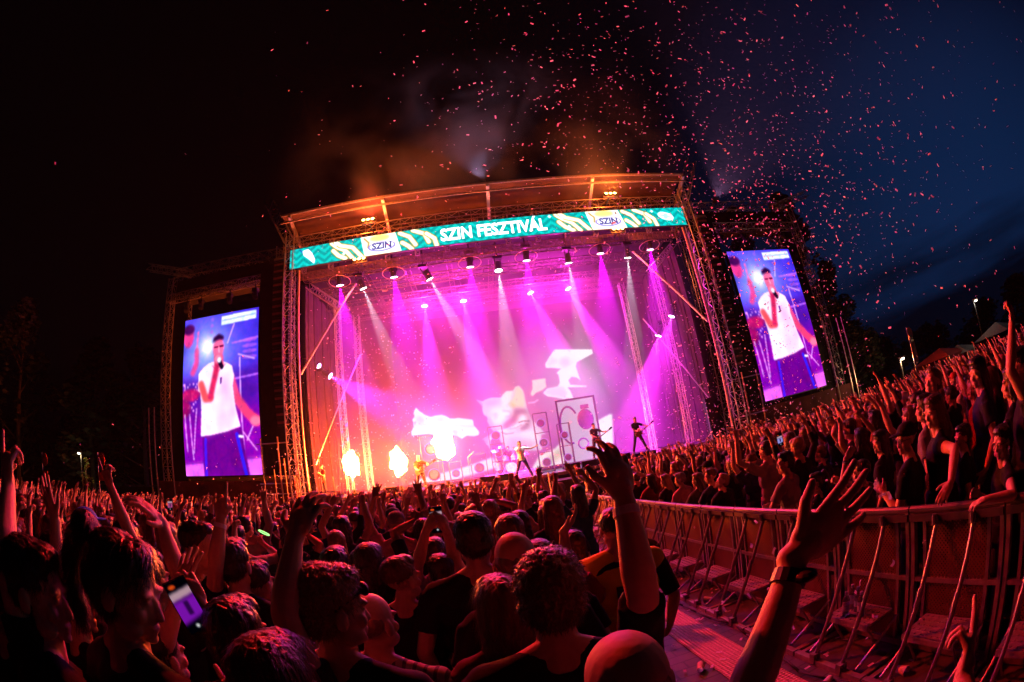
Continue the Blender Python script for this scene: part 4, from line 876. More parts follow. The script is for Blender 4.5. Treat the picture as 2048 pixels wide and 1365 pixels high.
# --- behind the barrier
B = [
 (1531, 898, 3.9, {'L': {'w': (1472, 870, 3.8), 'e': (1478, 925, 3.75), 'f': (1470, 840, 3.8), 'n': (0, 1, 0), 's': 'fist'}, 'R': 'down', 'yaw': R(10)}, {'hair': 'short'}, 'dark', (.28, .22, .2), 12, 'tall man in a pale grey t-shirt with his left fist up behind the barrier'),
 (1570, 922, 3.35, {'yaw': R(38), 'R': 'rail', 'L': 'rail'}, {'hair': 'short', 'glasses': True}, 'dark', (.3, .26, .28), 25, 'young man in glasses and a pale polo shirt leaning on the barrier'),
 (1632, 962, 3.0, {'yaw': R(30), 'L': 'chest', 'R': 'chest'}, {'hair': 'bun', 'glasses': True, 'sleeve': .15, 'wide': .88}, 'dark', 'black', 30, 'woman with glasses and tied dark hair, bare shoulders, hands at her chest'),
 (1450, 958, 4.4, {'yaw': R(60), 'pitch': R(-30), 'L': 'rail', 'R': 'rail', 'lean': R(10)}, {'hair': 'short'}, 'blond', 'black', 20, 'blond youth in black t-shirt bowing his head over the barrier'),
 (1421, 950, 5.0, {'yaw': R(40), 'L': 'rail', 'R': 'rail'}, {'hair': 'fade'}, 'brown', 'navy', 25, 'man in dark t-shirt resting his hands on the barrier beside the blond youth'),
 (1395, 958, 5.4, {'yaw': R(30), 'L': 'rail'}, {'hair': 'long'}, 'brown', 'olive', 20, 'long haired woman at the barrier next to the man in a pink shirt'),
 (1368, 955, 6.0, {'yaw': R(35), 'L': 'rail', 'lean': R(8)}, {'hair': 'short', 'wide': 1.1}, 'grey', 'pink', 30, 'grey haired man in a pink shirt leaning against the barrier'),
 (1338, 958, 6.6, {'yaw': R(35), 'L': 'rail', 'lean': R(8)}, {'hair': 'long', 'sleeve': .1}, 'blond', 'black', 30, 'blond woman in a strappy top leaning on the barrier'),
 (1300, 958, 7.2, {'yaw': R(20), 'L': 'rail', 'R': 'clap'}, {'hair': 'long'}, 'dark', 'red', 20, 'dark haired woman in red near the stage end of the barrier'),
 (1272, 955, 7.9, {'R': 'upout', 'L': 'rail'}, {'hair': 'short'}, 'dark', 'black', 15, 'man with one arm bent behind his head near the stage end of the barrier'),
 (1812, 872, 2.1, {'yaw': R(48), 'L': 'chest', 'R': 'down'}, {'hair': 'cap', 'wide': 1.25, 'glasses': True}, 'black', 'black', 25, 'broad man in a black cap, glasses and black t-shirt by the barrier'),
 (1722, 940, 2.35, {'yaw': R(25), 'L': {'w': (1694, 895, 2.2), 'e': (1678, 975, 2.15), 'f': (1712, 870, 2.2), 'n': (.4, .6, 0), 's': 'grip'}, 'R': 'phone'}, {'hair': 'short', 'wide': 1.15, 'watch': 'L'}, 'dark', (.05, .015, .02), 15, 'man filming with bent arms held up, a watch on his wrist'),
 (1868, 818, 2.2, {'yaw': R(40), 'L': {'w': (1896, 1000, 1.75), 'e': (1918, 900, 1.9), 'f': (1875, 1035, 1.7), 'n': (-.3, .3, -.8), 's': 'relax'}}, {'hair': 'long', 'sleeve': .2, 'wide': .95}, 'brown', 'black', 35, 'woman with long brown hair lowering a bare arm to the barrier rail'),
 (2003, 878, 1.75, {'yaw': R(40), 'L': {'w': (1995, 995, 1.55), 'e': (2030, 1010, 1.5), 'f': (1965, 1005, 1.55), 'n': (0, .2, -.9), 's': 'relax'}, 'R': 'chest'}, {'hair': 'bun', 'glasses': True, 'sleeve': .1, 'wide': .9}, 'dark', 'black', 40, 'smiling woman in glasses with bare shoulders at the right edge of the frame'),
 (1862, 760, 2.9, {'yaw': R(55), 'pitch': R(-20)}, {'hair': 'short', 'wide': 1.05}, 'brown', (.12, .08, .14), 30, 'young man bending his head down in a pale purple shirt'),
 (1955, 740, 2.6, {'yaw': R(45)}, {'hair': 'long'}, 'dark', 'navy', 30, 'woman in profile among raised arms near the right edge'),
 (1700, 855, 3.6, {'yaw': R(10), 'R': 'clap', 'L': 'clap'}, {'hair': 'short'}, 'dark', 'grey', 15, 'dark haired man clapping above his head behind the man who is filming'),
 (1640, 905, 4.2, {'yaw': R(20), 'L': 'half'}, {'hair': 'short', 'glasses': True}, 'brown', 'navy', 20, 'man in glasses raising an open hand above the woman with bare shoulders'),
 (1790, 800, 3.4, {'yaw': R(50), 'L': 'up'}, {'hair': 'fade'}, 'dark', 'black', 25, 'man in profile with one arm up above the black capped man'),
 (2040, 730, 2.0, {'L': {'w': (2024, 640, 1.9), 'e': (2020, 740, 1.8), 'f': (2022, 600, 1.9), 'n': (0, 1, 0), 's': 'fist'}, 'yaw': R(30)}, {'hair': 'short', 'sleeve': .4}, 'dark', 'black', 30, 'person at the right edge holding one long bare arm straight up'),
 (1925, 870, 2.5, {'yaw': R(30)}, {'hair': 'short'}, 'dark', 'black', 25, 'dark haired man in black right of the long haired woman'),
 (1760, 880, 2.9, {'yaw': R(45)}, {'hair': 'long'}, 'dark', 'black', 25, 'woman with dark hair looking left between the filming man and the capped man'),
 (1325, 935, 8.2, {'R': 'up', 'L': 'up'}, {'hair': 'short'}, 'dark', 'red', 10, 'man in red with both arms up right of the big raised hand'),
 (1215, 975, 10.5, {'L': 'rail'}, {'hair': 'long'}, 'blond', 'pink', 25, 'blond woman behind the far end of the barrier, below the guitarist'),
 (1190, 968, 11.4, {'L': 'rail'}, {'hair': 'bun', 'sleeve': .1}, 'dark', 'black', 25, 'woman at the farthest end of the barrier beside the speaker block'),
]
XT = {1531: 3.5, 1862: 4.3, 1955: 4.2, 1700: 4.2, 1640: 4.2, 1790: 5.0, 2040: 3.3, 1925: 3.6, 1760: 3.7, 1325: 3.4, 1215: 2.95, 1190: 2.95, 1868: 3.3}
for a in B:
    k = XT.get(a[0], 3.0)/ray(a[0], a[1]).x/a[2]
    pz = {q: ({w: ((u[0], u[1], u[2]*k) if w in 'wef' else u) for w, u in v.items()} if isinstance(v, dict) else v) for q, v in a[3].items()}
    hero(a[0], a[1], a[2]*k, pz, a[4], a[5], a[6], R(a[7]), a[8], vox=.006 if a[2]*k < 4.5 else .0075)

# ------------------------------------------------------------------ phones, drinks
def phone(px, py, D, up, nrm, lab, screen=(.5, .1, .7), lit=True):
    p = PD(px, py, D); t = empty('phone', p, 0, lab, 'phone', 'phones held up in the crowd')
    M = rmat(Vector(up), Vector(nrm)); t.rotation_mode = 'QUATERNION'; t.rotation_quaternion = M.to_quaternion()
    MB().box((0, 0, 0), (.076, .156, .008)).build('case', BLACK, t)
    if lit:
        c = Canvas(40, 82, .07, .146, (.01, .01, .05)); c.poly([(0, .03), (.07, .025), (.07, .05), (0, .055)], (.75, .6, .65), 1, 2); c.poly([(0, .055), (.07, .05), (.07, .11), (0, .12)], screen, 1, 3); c.ell(.02, .015, .012, .006, (.9, .3, .1)); c.ell(.035, .132, .006, .006, (.9, .9, .9))
        c.poly([(.03, .06), (.045, .06), (.045, .1), (.03, .1)], (.2, .05, .3), 1, 1)
        o = c.grid('display', -.035, .035, -.073, .073, 0, 20, 41, emit('phone_light', (1, 1, 1), .8, 'picture', 'NONE'), t)
        o.data.transform(Matrix.Rotation(R(-90), 4, 'X') @ Matrix.Identity(4)); o.location = (0, 0, .0047)
def toward(px, py): return (-ray(px, py))
phone(374, 1212, 1.32, ray(352, 1180)*.9-ray(400, 1262)*.9, toward(375, 1218), 'phone filming the stage with a purple display in the left foreground')
phone(873, 1040, 2.62, (0, .05, 1), toward(873, 1040), 'phone held upright by two hands in the middle of the crowd', (.5, .2, .3))

# ------------------------------------------------------------------ barrier
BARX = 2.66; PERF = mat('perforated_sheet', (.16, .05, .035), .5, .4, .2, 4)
t = PERF.node_tree; b = t.nodes['Principled BSDF']
vo = t.nodes.new('ShaderNodeTexVoronoi'); vo.inputs['Scale'].default_value = 42; vo.inputs['Randomness'].default_value = 0
c_ = t.nodes.new('ShaderNodeTexCoord'); mp_ = t.nodes.new('ShaderNodeMapping'); mp_.inputs['Rotation'].default_value = (R(45), 0, 0); th = t.nodes.new('ShaderNodeMath'); th.operation = 'GREATER_THAN'; th.inputs[1].default_value = .33
t.links.new(c_.outputs['Object'], mp_.inputs[0]); t.links.new(mp_.outputs[0], vo.inputs['Vector']); t.links.new(vo.outputs['Distance'], th.inputs[0]); t.links.new(th.outputs[0], b.inputs['Alpha'])
STEEL_D = mat('dark_steel', (.3, .26, .27), .42, .75, .25, 15)
def barrier():
    w = .86; r = empty('crowd_barrier', (0, 0, 0), 0, 'x', 'barrier', 'barrier sections between the aisle and the right hand crowd')
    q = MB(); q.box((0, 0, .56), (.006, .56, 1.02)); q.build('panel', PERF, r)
    f = MB()
    for s in (-1, 1): f.box((0, s*(w/2-.02), .58), (.045, .035, 1.12)); f.box((0, s*.295, .58), (.03, .03, 1.04))
    f.box((0, 0, .62), (.035, w, .035)); f.box((0, 0, .06), (.045, w, .05)); f.build('frame', STEEL_D, r)
    t_ = MB(); t_.tube((0, -w/2, 1.14), (0, w/2, 1.14), .03, n=10); t_.box((-.01, 0, 1.09), (.06, w-.01, .05)); t_.build('top_rail', mat('rail_tube', (.1, .075, .085), .4, .5), r)
    for s in (-1, 1):
        y = s*.17; u = MB(); u.tube((-.01, y, 1.08), (-.5, y, .07), .019, n=8); u.tube((-.27, y, .555), (-.22, y, .66), .023, n=8)
        k = u; k.box((-.02, y, 1.07), (.07, .06, .06)); k.tube((-.05, y, 1.05), (-.05, y, 1.12), .018); k.box((-.5, y, .06), (.07, .06, .09)); k.tube((-.5, y-.05, .07), (-.5, y+.05, .07), .012); k.build('strut', STEEL_D, r)
    u = MB(); u.box((-.5, 0, .025), (.05, w-.01, .05))
    for s in (-1, 1): u.box((-.25, s*(w/2-.04), .02), (.5, .05, .03)); u.tube((0, s*.3, .3), (-.45, s*.3, .05), .014, n=6)
    u.build('base_frame', STEEL, r)
    p_ = MB(); p_.box((-.16, 0, .34), (.3, .5, .02)); p_.box((-.31, 0, .325), (.015, .5, .05))
    for i in range(9):
        for j in range(5): p_.box((-.28+j*.06, -.22+i*.055, .353), (.02, .03, .006))
    for s in (-1, 1): p_.tube((-.29, s*.22, .33), (-.14, s*.22, .04), .012)
    p_.build('step', STEEL, r)
    u = MB(); u.box((-.25, 0, .012), (.47, w-.03, .012)); u.build('floor_plate', mat('floor_plate_metal', (.12, .11, .11), .5, .6), r)
    return r
b0 = barrier(); nb = 17
wds = ['nearest', 'second', 'third', 'fourth', 'fifth', 'sixth', 'seventh', 'eighth', 'ninth', 'tenth', 'eleventh', 'twelfth', 'thirteenth', 'fourteenth', 'fifteenth', 'sixteenth', 'last, stage side']
for i in range(nb):
    y = -.2+i*.87; o = b0 if i == 0 else copy_tree(b0)
    o.location = (BARX-.004*i, y, gz(y)); o['label'] = 'perforated metal barrier section with slanted struts, %s from the camera along the aisle' % wds[i]
    o.rotation_euler = (R(-1.7), 0, 0)
def bottle(x, y, lab):
    t = empty('bottle', (x, y, gz(y)+.345), 0, lab, 'bottle', 'water bottles on the barrier step')
    b = MB(); b.tube((0, 0, .01), (0, 0, .15), .032, .032, 14); b.tube((0, 0, .15), (0, 0, .2), .032, .013, 14); b.build('body', GLASS, t, True); MB().tube((0, 0, .2), (0, 0, .225), .015, n=10).build('cap', mat('bottle_cap', (.3, .35, .6), .4), t)
    MB().tube((0, 0, .06), (0, 0, .11), .0335, n=14).build('label_sleeve', mat('bottle_label', (.4, .5, .65), .4), t)
GLASS.node_tree.nodes['Principled BSDF'].inputs['Transmission Weight'].default_value = .8
for (x, y), l in zip(((2.44, 2.36), (2.5, 2.46), (2.4, 2.5), (2.52, 2.55)), ('front', 'leftmost', 'rear', 'rightmost')): bottle(x, y, 'clear water bottle on the barrier step, %s of the little cluster' % l)

# ------------------------------------------------------------------ musicians
def on_stage(x, y, z, rz, pose, look, cols, lab, s=1.0):
    parts, ends = body_parts(pose, look, .009)
    return assemble(parts, (x, y, z), R(rz), s, cols, lab, 'musicians on the stage')
bl = {'body': SK[0], 'shirt': SC['black'], 'trousers': (.02, .02, .025), 'hair': HC['dark']}
on_stage(1.62, 21.75, FL, 180, {'R': 'mouth', 'L': (.5, .12, .0, 'open'), 'stance': .22, 'legs': (.1, -.1), 'yaw': R(10)}, {'hair': 'fade', 'wide': 1.05}, {**bl, 'shirt': (.8, .8, .8), 'trousers': (.05, .04, .16)}, 'singer in a white t-shirt and dark trousers with one arm stretched out', 1.04)
on_stage(-3.3, 22.2, FL, 175, {'R': 'strum', 'L': 'fret', 'pitch': R(10), 'stance': .12}, {'hair': 'bald', 'wide': 1.1}, bl, 'guitarist in black beside the tallest flame', 1.02)
on_stage(5.55, 22.8, FL+.35, 190, {'R': 'strum', 'L': 'fret', 'stance': .1}, {'hair': 'fade'}, {**bl, 'shirt': (.04, .03, .05)}, 'guitarist in dark t-shirt before the tall pale panel, partly hidden by a raised hand', 1.04)
on_stage(7.6, 22.2, FL+.25, 185, {'R': 'strum', 'L': 'fret', 'pitch': R(14), 'stance': .16, 'legs': (.25, -.05)}, {'hair': 'short'}, bl, 'guitarist in black at the right, one foot forward on a low riser', 1.04)
on_stage(1.25, 25.9, FL+.05, 180, {'R': 'sticks', 'L': 'sticks', 'sit': True, 'pitch': R(8)}, {'hair': 'short', 'wide': 1.1}, bl, 'drummer in black seated behind the drum kit', 1.0)
on_stage(-8.3, 22.0, FL, 150, {'R': 'chest', 'L': 'chest'}, {'hair': 'short'}, {**bl, 'shirt': (.3, .05, .04)}, 'crew member in a reddish top standing inside the left corner tower', 1.0)
MB().tube((0, 0, 0), (0, 0, .14), .014, .014, 8).ball((0, 0, .16), .026)
mic = empty('microphone', (1.52, 21.55, FL+1.62), 0, 'handheld microphone at the mouth of the singer', 'microphone')
MB().tube((0, 0, -.1), (0, .06, .03), .013, .018, 8).build('handle', BLACK, mic); MB().ball((0, .075, .05), .027).build('head', STEEL, mic)
def guitar(x, y, z, lab, col, fl=1):
    t = empty('electric_guitar', (x, y, z), 0, lab, 'guitar', 'guitars played on the stage'); t.rotation_euler = (0, R(-28*fl), 0)
    pts = [(-.22, -.13), (-.28, 0), (-.22, .14), (-.1, .12), (-.02, .1), (.1, .16), (.16, .12), (.1, .05), (.1, -.04), (.15, -.14), (.08, -.16), (-.04, -.1), (-.12, -.14)]
    pts = [(a*fl, b) for a, b in pts]
    MB().prism(pts, -.025, .025).build('body', mat('guitar_'+lab.split()[0], col, .25), t)
    MB().box((.42*fl, -.02, 0), (.66, .025, .05)).build('neck', mat('neck_wood', (.35, .2, .1), .4), t); MB().prism([(.74*fl, -.04), (.76*fl, .05), (.93*fl, .07), (.95*fl, -.03)], -.03, .0).build('headstock', BLACK, t)
    s_ = MB(); s_.box((-.03*fl, -.03, 0), (.03, .01, .08)); s_.box((.05*fl, -.03, 0), (.03, .01, .08)); s_.build('pickup', BLACK, t)
guitar(-3.25, 21.93, FL+1.02, 'pale electric guitar of the guitarist beside the flame', (.6, .5, .4)); guitar(5.6, 22.5, FL+1.35, 'black electric guitar of the guitarist before the pale panel', (.05, .05, .06)); guitar(7.65, 21.9, FL+1.25, 'sunburst electric guitar of the guitarist on the low riser', (.5, .18, .04))
# drum kit
dk = empty('drum_kit', (1.25, 25.1, FL+.3), 0, 'drum kit with bass drum, toms and cymbals on a riser upstage', 'drum kit')
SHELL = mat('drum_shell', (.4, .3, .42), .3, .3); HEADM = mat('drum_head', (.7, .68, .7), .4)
def drum(c, r, h, ax=(0, 0, 1), nm='drum'):
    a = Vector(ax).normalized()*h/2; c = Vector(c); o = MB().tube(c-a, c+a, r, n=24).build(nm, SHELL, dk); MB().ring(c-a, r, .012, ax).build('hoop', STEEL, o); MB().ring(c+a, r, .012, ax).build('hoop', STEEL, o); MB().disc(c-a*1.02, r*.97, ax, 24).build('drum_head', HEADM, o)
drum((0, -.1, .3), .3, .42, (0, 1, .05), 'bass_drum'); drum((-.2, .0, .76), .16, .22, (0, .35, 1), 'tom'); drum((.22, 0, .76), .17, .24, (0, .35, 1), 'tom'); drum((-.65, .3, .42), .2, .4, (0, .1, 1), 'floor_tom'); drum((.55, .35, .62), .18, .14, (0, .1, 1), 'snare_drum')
for x, y, z, r in ((-.75, .1, 1.35, .24), (.8, .1, 1.3, .24), (.95, .4, .95, .18), (-.4, -.1, 1.5, .2)):
    q = MB().tube((x, y, 0), (x, y, z), .012, n=6)
    for k in range(3): q.tube((x, y, .25), (x+.25*math.cos(k*2.1), y+.25*math.sin(k*2.1), 0), .01, n=5)
    q.build('cymbal_stand', ALU, dk); MB().tube((x, y, z), (x, y-.02, z+.03), r, .03, 20).build('cymbal', mat('cymbal_brass', (.6, .45, .15), .25, .9), dk)
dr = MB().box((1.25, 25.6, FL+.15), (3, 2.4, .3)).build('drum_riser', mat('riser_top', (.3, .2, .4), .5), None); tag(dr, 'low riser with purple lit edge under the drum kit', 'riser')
for x, y, w, h, l in ((7.6, 21.95, 1.2, .25, 'low black riser under the right hand guitarist'), (5.55, 22.8, 1.6, .35, 'low black riser under the guitarist behind the raised hand')): tag(MB().box((x, y, FL+h/2), (w, 1, h)).build('stage_riser', BLACK), l, 'riser')
# wedges, racks, stands
def wedge(x, y, lab):
    t = empty('stage_monitor', (x, y, FL), 0, lab, 'monitor speaker', 'monitor wedges along the stage edge')
    b = MB(); o = len(b.v); b.prism([(-.35, 0), (-.35, .38), (.35, .38), (.35, 0)], -.25, .05); b.build('cabinet', BLACK, t); MB().box((0, .08, .2), (.64, .02, .34), Matrix.Rotation(R(30), 3, 'X')).build('grille', RUB, t)
for i, (x, l) in enumerate(((-.1, 'left of the singer'), (.75, 'directly left of the feet of the singer'), (3.9, 'right of the singer'), (4.7, 'second to the right of the singer'), (6.4, 'between the two right hand guitarists'), (-4.6, 'left of the guitarist beside the flame'))): wedge(x, 21.45, 'black monitor wedge at the stage edge, ' + l)
DISCL = emit('disc_light', (.5, .25, .8), .8, None, 'NONE')
def rack(px, D, w, h, n, lab):
    p = U(px, 930, D); t = empty('light_rack', (p.x, D, FL), 0, lab, 'light rack', 'upright racks with round lamps behind the band')
    f = MB()
    for s in (-1, 1): f.box((s*w/2, 0, h/2), (.05, .3, h))
    for z in np.linspace(0, h, n+1): f.box((0, 0, z+.02), (w, .3, .04))
    f.build('frame', BLACK, t)
    for k in range(n):
        z = h*(k+.5)/n; r = min(w, h/n)*.36; q = MB().ring((0, -.12, z), r*.85, .028, (0, 1, 0), 20).build('speaker_ring', DISCL, t); MB().tube((0, .05, z), (0, -.1, z), r*.85, r*.6, 18).build('speaker_cone', BLACK, t)
for px, D, w, h, n, l in ((866, 25.5, 1.1, 2.9, 2, 'two lamp rack right behind the tallest flame'), (910, 26.5, .7, 1.3, 1, 'single lamp rack left of centre, low and narrow'), (958, 26.5, .9, 1.6, 1, 'single lamp rack left of the drum kit'), (1000, 26, .8, 3.0, 3, 'tall three lamp rack next to the drum kit'),
                          (1094, 26, .8, 3.4, 3, 'tall three lamp rack right of the singer'), (1138, 26, .7, 2.6, 2, 'two lamp rack between singer and pale panel')): rack(px, D, w, h, n, l)
p = U(1166, 900, 26.5); fr = empty('picture_frame', (p.x, 26.5, FL), 0, 'large open frame holding dark curved shapes at the back of the stage', 'frame')
f = MB()
for s in (-1, 1): f.box((s*1.15, 0, 2.1), (.1, .12, 3.8))
f.box((0, 0, 4.0), (2.4, .12, .1)); f.box((0, 0, .25), (2.4, .12, .1)); f.build('border', BLACK, fr)
cu_ = MB(); cu_.path([(-.55+.55*math.cos(a), 0, 2.5+1.1*math.sin(a)) for a in np.linspace(.6, 4.9, 18)], .06, 8); cu_.path([(.1+.3*math.cos(a), .0, 1.3+.3*math.sin(a)) for a in np.linspace(0, 6.3, 16)], .05, 8); cu_.ball((.45, 0, 2.7), (.5, .1, .62)); cu_.box((.5, 0, 3.45), (.5, .1, .25)); cu_.build('cut_out', mat('violet_board', (.12, .06, .2), .6), fr)
MB().box((0, .1, 2.1), (2.2, .02, 3.7)).build('backing', emit('panel_light', (.8, .76, .95), .6, None, 'NONE'), fr)
def stand(x, y, h, lab):
    t = empty('mic_stand', (x, y, FL), 0, lab, 'microphone stand', 'microphone stands on the stage'); MB().tube((0, 0, 0), (0, 0, h), .012, n=6).build('pole', STEEL, t); b = MB(); b.tube((0, 0, h), (.35, -.1, h+.25), .009, n=6); b.build('boom', STEEL, t)
    b = MB()
    for k in range(3): b.tube((0, 0, .2), (.28*math.cos(k*2.1), .28*math.sin(k*2.1), 0), .01, n=5)
    b.build('tripod', BLACK, t)
stand(-.9, 22, 1.4, 'empty microphone stand left of the singer'); stand(-2.3, 21.6, 1.4, 'microphone stand right of the guitarist beside the flame'); stand(6.3, 21.8, 1.45, 'microphone stand between the right hand guitarists')
# front of stage: subwoofer stack, sub towers, railing
sb = empty('subwoofer_stack', (3.35, 19.9, gz(20)), 0, 'big black subwoofer block in front of the stage at the aisle end', 'loudspeaker')
MB().box((0, 0, .75), (1.3, 1.6, 1.5)).build('cabinet', BLACK, sb); q = MB(); q.box((0, -.81, .4), (1.2, .02, .6)); q.box((0, -.81, 1.1), (1.2, .02, .6)); q.build('grille', RUB, sb)
cp_ = empty('truss_post', (2.55, 19.2, gz(19.2)), 0, 'short pink lit truss post beside the subwoofer block', 'truss post'); MB().truss((0, 0, 0), (0, 0, 1.9), .22, .018, .01).build('mast', ALU, cp_)
sp_ = empty('speaker_column', (U(1420, 820, 22).x, 22, FL-.3), 0, 'slim black loudspeaker column with a pale edge near the right corner tower', 'loudspeaker')
MB().box((0, 0, 1.3), (.5, .4, 2.6), Matrix.Rotation(R(-3), 3, 'Y')).build('cabinet', BLACK, sp_); MB().box((-.28, -.15, 1.3), (.03, .03, 2.6)).build('edge', ALU, sp_)
rl = empty('pit_railing', (0, 0, 0), 0, 'thin tube railing and ladder frames beside the left corner tower', 'railing')
for k in range(7):
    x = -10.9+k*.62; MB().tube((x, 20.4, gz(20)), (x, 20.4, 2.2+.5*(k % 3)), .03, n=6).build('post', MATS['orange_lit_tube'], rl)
MB().tube((-11, 20.4, 1.5), (-7, 20.4, 1.5), .025).build('rail', ALU, rl)

# ------------------------------------------------------------------ crowd
poses = {'both arms raised': {'R': 'up', 'L': 'up'}, 'right arm raised': {'R': 'up', 'L': 'down'}, 'left arm raised': {'L': 'upout', 'R': 'down'}, 'both fists up': {'R': 'fist', 'L': 'fist'}, 'clapping overhead': {'R': 'clap', 'L': 'clap'},
         'one finger pointing': {'R': 'point', 'L': 'down'}, 'arms spread high': {'R': 'upout', 'L': 'upout'}, 'two fingers raised': {'L': 'v', 'R': 'down'}, 'arms down': {'R': 'down', 'L': 'down'}, 'open hands lifted': {'R': 'half', 'L': 'upin'}, 'arms held forward': {'R': 'phone', 'L': 'phone'}, 'hands on chest': {'R': 'chest', 'L': 'chest'}}
hairs = ['short', 'long', 'fade', 'bun', 'curly', 'cap', 'short', 'bun', 'long', 'short', 'curly', 'long']
HW = {'short': 'short haired', 'long': 'long haired', 'fade': 'cropped', 'bun': 'pony tailed', 'curly': 'curly haired', 'cap': 'capped', 'bald': 'bald'}
VAR = []
rg = random.Random(3)
for i, (pn, pz) in enumerate(poses.items()):
    for hr in ((hairs[i], hairs[(i+5) % 12]) if i < 4 else (hairs[i],)):
        pz2 = dict(pz); pz2['yaw'] = R(rg.uniform(-25, 25)); pz2['pitch'] = R(rg.uniform(-6, 8))
        parts, _ = body_parts(pz2, {'hair': hr, 'sleeve': rg.choice((.5, .62, .7, 1.6)), 'wide': .9 if hr in ('long', 'bun') else 1.05}, .009)
        for k, me in parts.items(): me.materials.clear(); me.materials.append(PM[k])
        VAR.append((pn, hr, parts))
cands = []
for ix in range(-46, 50):
    for iy in range(0, 34):
        sp_ = .64; x, y = ix*sp_+rg.uniform(-.2, .2)+.32*(iy % 2), .3+iy*.6+rg.uniform(-.17, .17)
        if (1.05 < x < 3.05) or y > 18.2-.25*abs(x-2)**.5 or (2.4 < x < 4.4 and y > 17): continue
        d = math.hypot(x, y)
        if d > 26 or (d > 12 and rg.random() < .3): continue
        if x < 1.05 and d < 2.4: continue
        if x > 3 and d < 2.6: continue
        if any((x-a)**2+(y-b)**2 < .36**2 for a, b in HEROES): continue
        q = Vector((x, y, gz(y)+1.7)); v = (q-CAM).normalized()
        if v.dot(cf) < .15: continue
        u_, v_ = pix(q)
        if not (-90 < u_ < 2140 and v_ < 1460): continue
        cands.append((d, x, y, u_))
cands.sort()
def zone(u, x):
    if x < 1.5:
        for lim, t in ((200, 'far left'), (350, 'left of the left screen'), (560, 'below the left screen'), (680, 'before the left tower'), (920, 'in front of the flames'), (1000, 'before the cat picture'), (9999, 'next to the aisle')):
            if u < lim: return t
    for lim, t in ((1330, 'behind the far barrier'), (1480, 'before the right tower'), (1690, 'below the right screen'), (1850, 'below the tall tree'), (9999, 'at far right')):
        if u < lim: return t
SN = list(SC)
nind = 300-len(HEROES)
far = []; USED = set()
for k, (d, x, y, u_) in enumerate(cands):
    lowset = [v for v in VAR if v[0] in ('arms down', 'hands on chest')]
    v = rg.choice(lowset) if (d < 3.6 or (d < 6 and rg.random() < .25)) else (rg.choice(VAR) if rg.random() < .85 else rg.choice(lowset))
    shn = rg.choice(SN+['black']*9+['navy', 'maroon']*2); hc = rg.choice(('dark', 'dark', 'dark', 'dark', 'dark', 'brown', 'brown', 'blond', 'reddish')); s = rg.uniform(.92, 1.04) if d > 3.6 else rg.uniform(.88, .97)
    rz = rg.uniform(-.3, .3)+math.atan2(x-CX, 24-y)*.8
    if k < nind:
        cols = {'body': rg.choice(SK), 'shirt': SC[shn], 'trousers': rg.choice(((.02, .02, .03), (.05, .05, .1), (.1, .09, .08))), 'hair': HC[hc], 'cap': rg.choice(list(SC.values()))}
        dw = 'close by' if d < 5 else 'midway' if d < 9 else 'far off'
        for _ in range(30):
            hair_w = ('dark' if hc == 'dark' else hc)+' '+HW[v[1]] if v[1] in ('long', 'bun', 'short', 'curly') else HW[v[1]]
            lab = '%s person in %s, %s, %s %s' % (hair_w, shn, v[0], dw, zone(u_, x))
            if lab not in USED: break
            shn = rg.choice(SN+['black']*9+['navy', 'maroon']*2); hc = rg.choice(('dark', 'brown', 'blond', 'reddish'))
        USED.add(lab); cols['shirt'] = SC[shn]; cols['hair'] = HC[hc]
        assemble(v[2], (x, y, gz(y)), rz, s, cols, lab, 'people in the festival crowd')
    else: far.append((v, x, y, rz, s, rg.choice(SK), SC[shn], HC[hc]))
LOW = {}
def low(v):
    key = id(v[2])
    if key not in LOW:
        L_ = []
        for k, me in v[2].items():
            if k in ('shoeR', 'shoeL', 'glasses'): continue
            o = bpy.data.objects.new('x', me); COL.objects.link(o); m_ = o.modifiers.new('d', 'DECIMATE'); m_.ratio = {'body': .035, 'shirt': .04, 'trousers': .03}.get(k, .05)
            d_ = bpy.data.meshes.new_from_object(o.evaluated_get(bpy.context.evaluated_depsgraph_get())); bpy.data.objects.remove(o)
            d_.calc_loop_triangles(); co = np.empty(len(d_.vertices)*3); d_.vertices.foreach_get('co', co); tr_ = np.empty(len(d_.loop_triangles)*3, int); d_.loop_triangles.foreach_get('vertices', tr_)
            L_.append((k, co.reshape(-1, 3), tr_.reshape(-1, 3))); bpy.data.meshes.remove(d_)
        LOW[key] = L_
    return LOW[key]
VS, FS, CS, off = [], [], [], 0
for v, x, y, rz, s, sk, sh, hc in far:
    c, q = math.cos(rz)*s, math.sin(rz)*s
    for k, co, tr_ in low(v):
        VS.append(np.stack([co[:, 0]*c-co[:, 1]*q+x, co[:, 0]*q+co[:, 1]*c+y, co[:, 2]*s+gz(y)], 1)); FS.append(tr_+off); off += len(co)
        cc = {'body': sk, 'shirt': sh, 'trousers': (.02, .02, .03), 'hair': hc}.get(k, (.02, .02, .02)); CS.append(np.tile((*cc, 1.0), (len(co), 1)))
VS = np.concatenate(VS); FS = np.concatenate(FS); CS = np.concatenate(CS)
me = bpy.data.meshes.new('crowd'); me.vertices.add(len(VS)); me.vertices.foreach_set('co', VS.ravel()); me.loops.add(FS.size); me.loops.foreach_set('vertex_index', FS.ravel()); me.polygons.add(len(FS)); me.polygons.foreach_set('loop_start', np.arange(len(FS))*3)
me.update(calc_edges=True); me.polygons.foreach_set('use_smooth', [True]*len(FS)); a_ = me.color_attributes.new('tint', 'FLOAT_COLOR', 'POINT'); a_.data.foreach_set('color', CS.ravel()); me.materials.append(attrmat('crowd_mix', 'tint', .6))
tag(bpy.data.objects.new('crowd', me), 'dense far crowd of people with raised arms before the stage', None, None, 'stuff'); COL.objects.link(bpy.data.objects['crowd'])

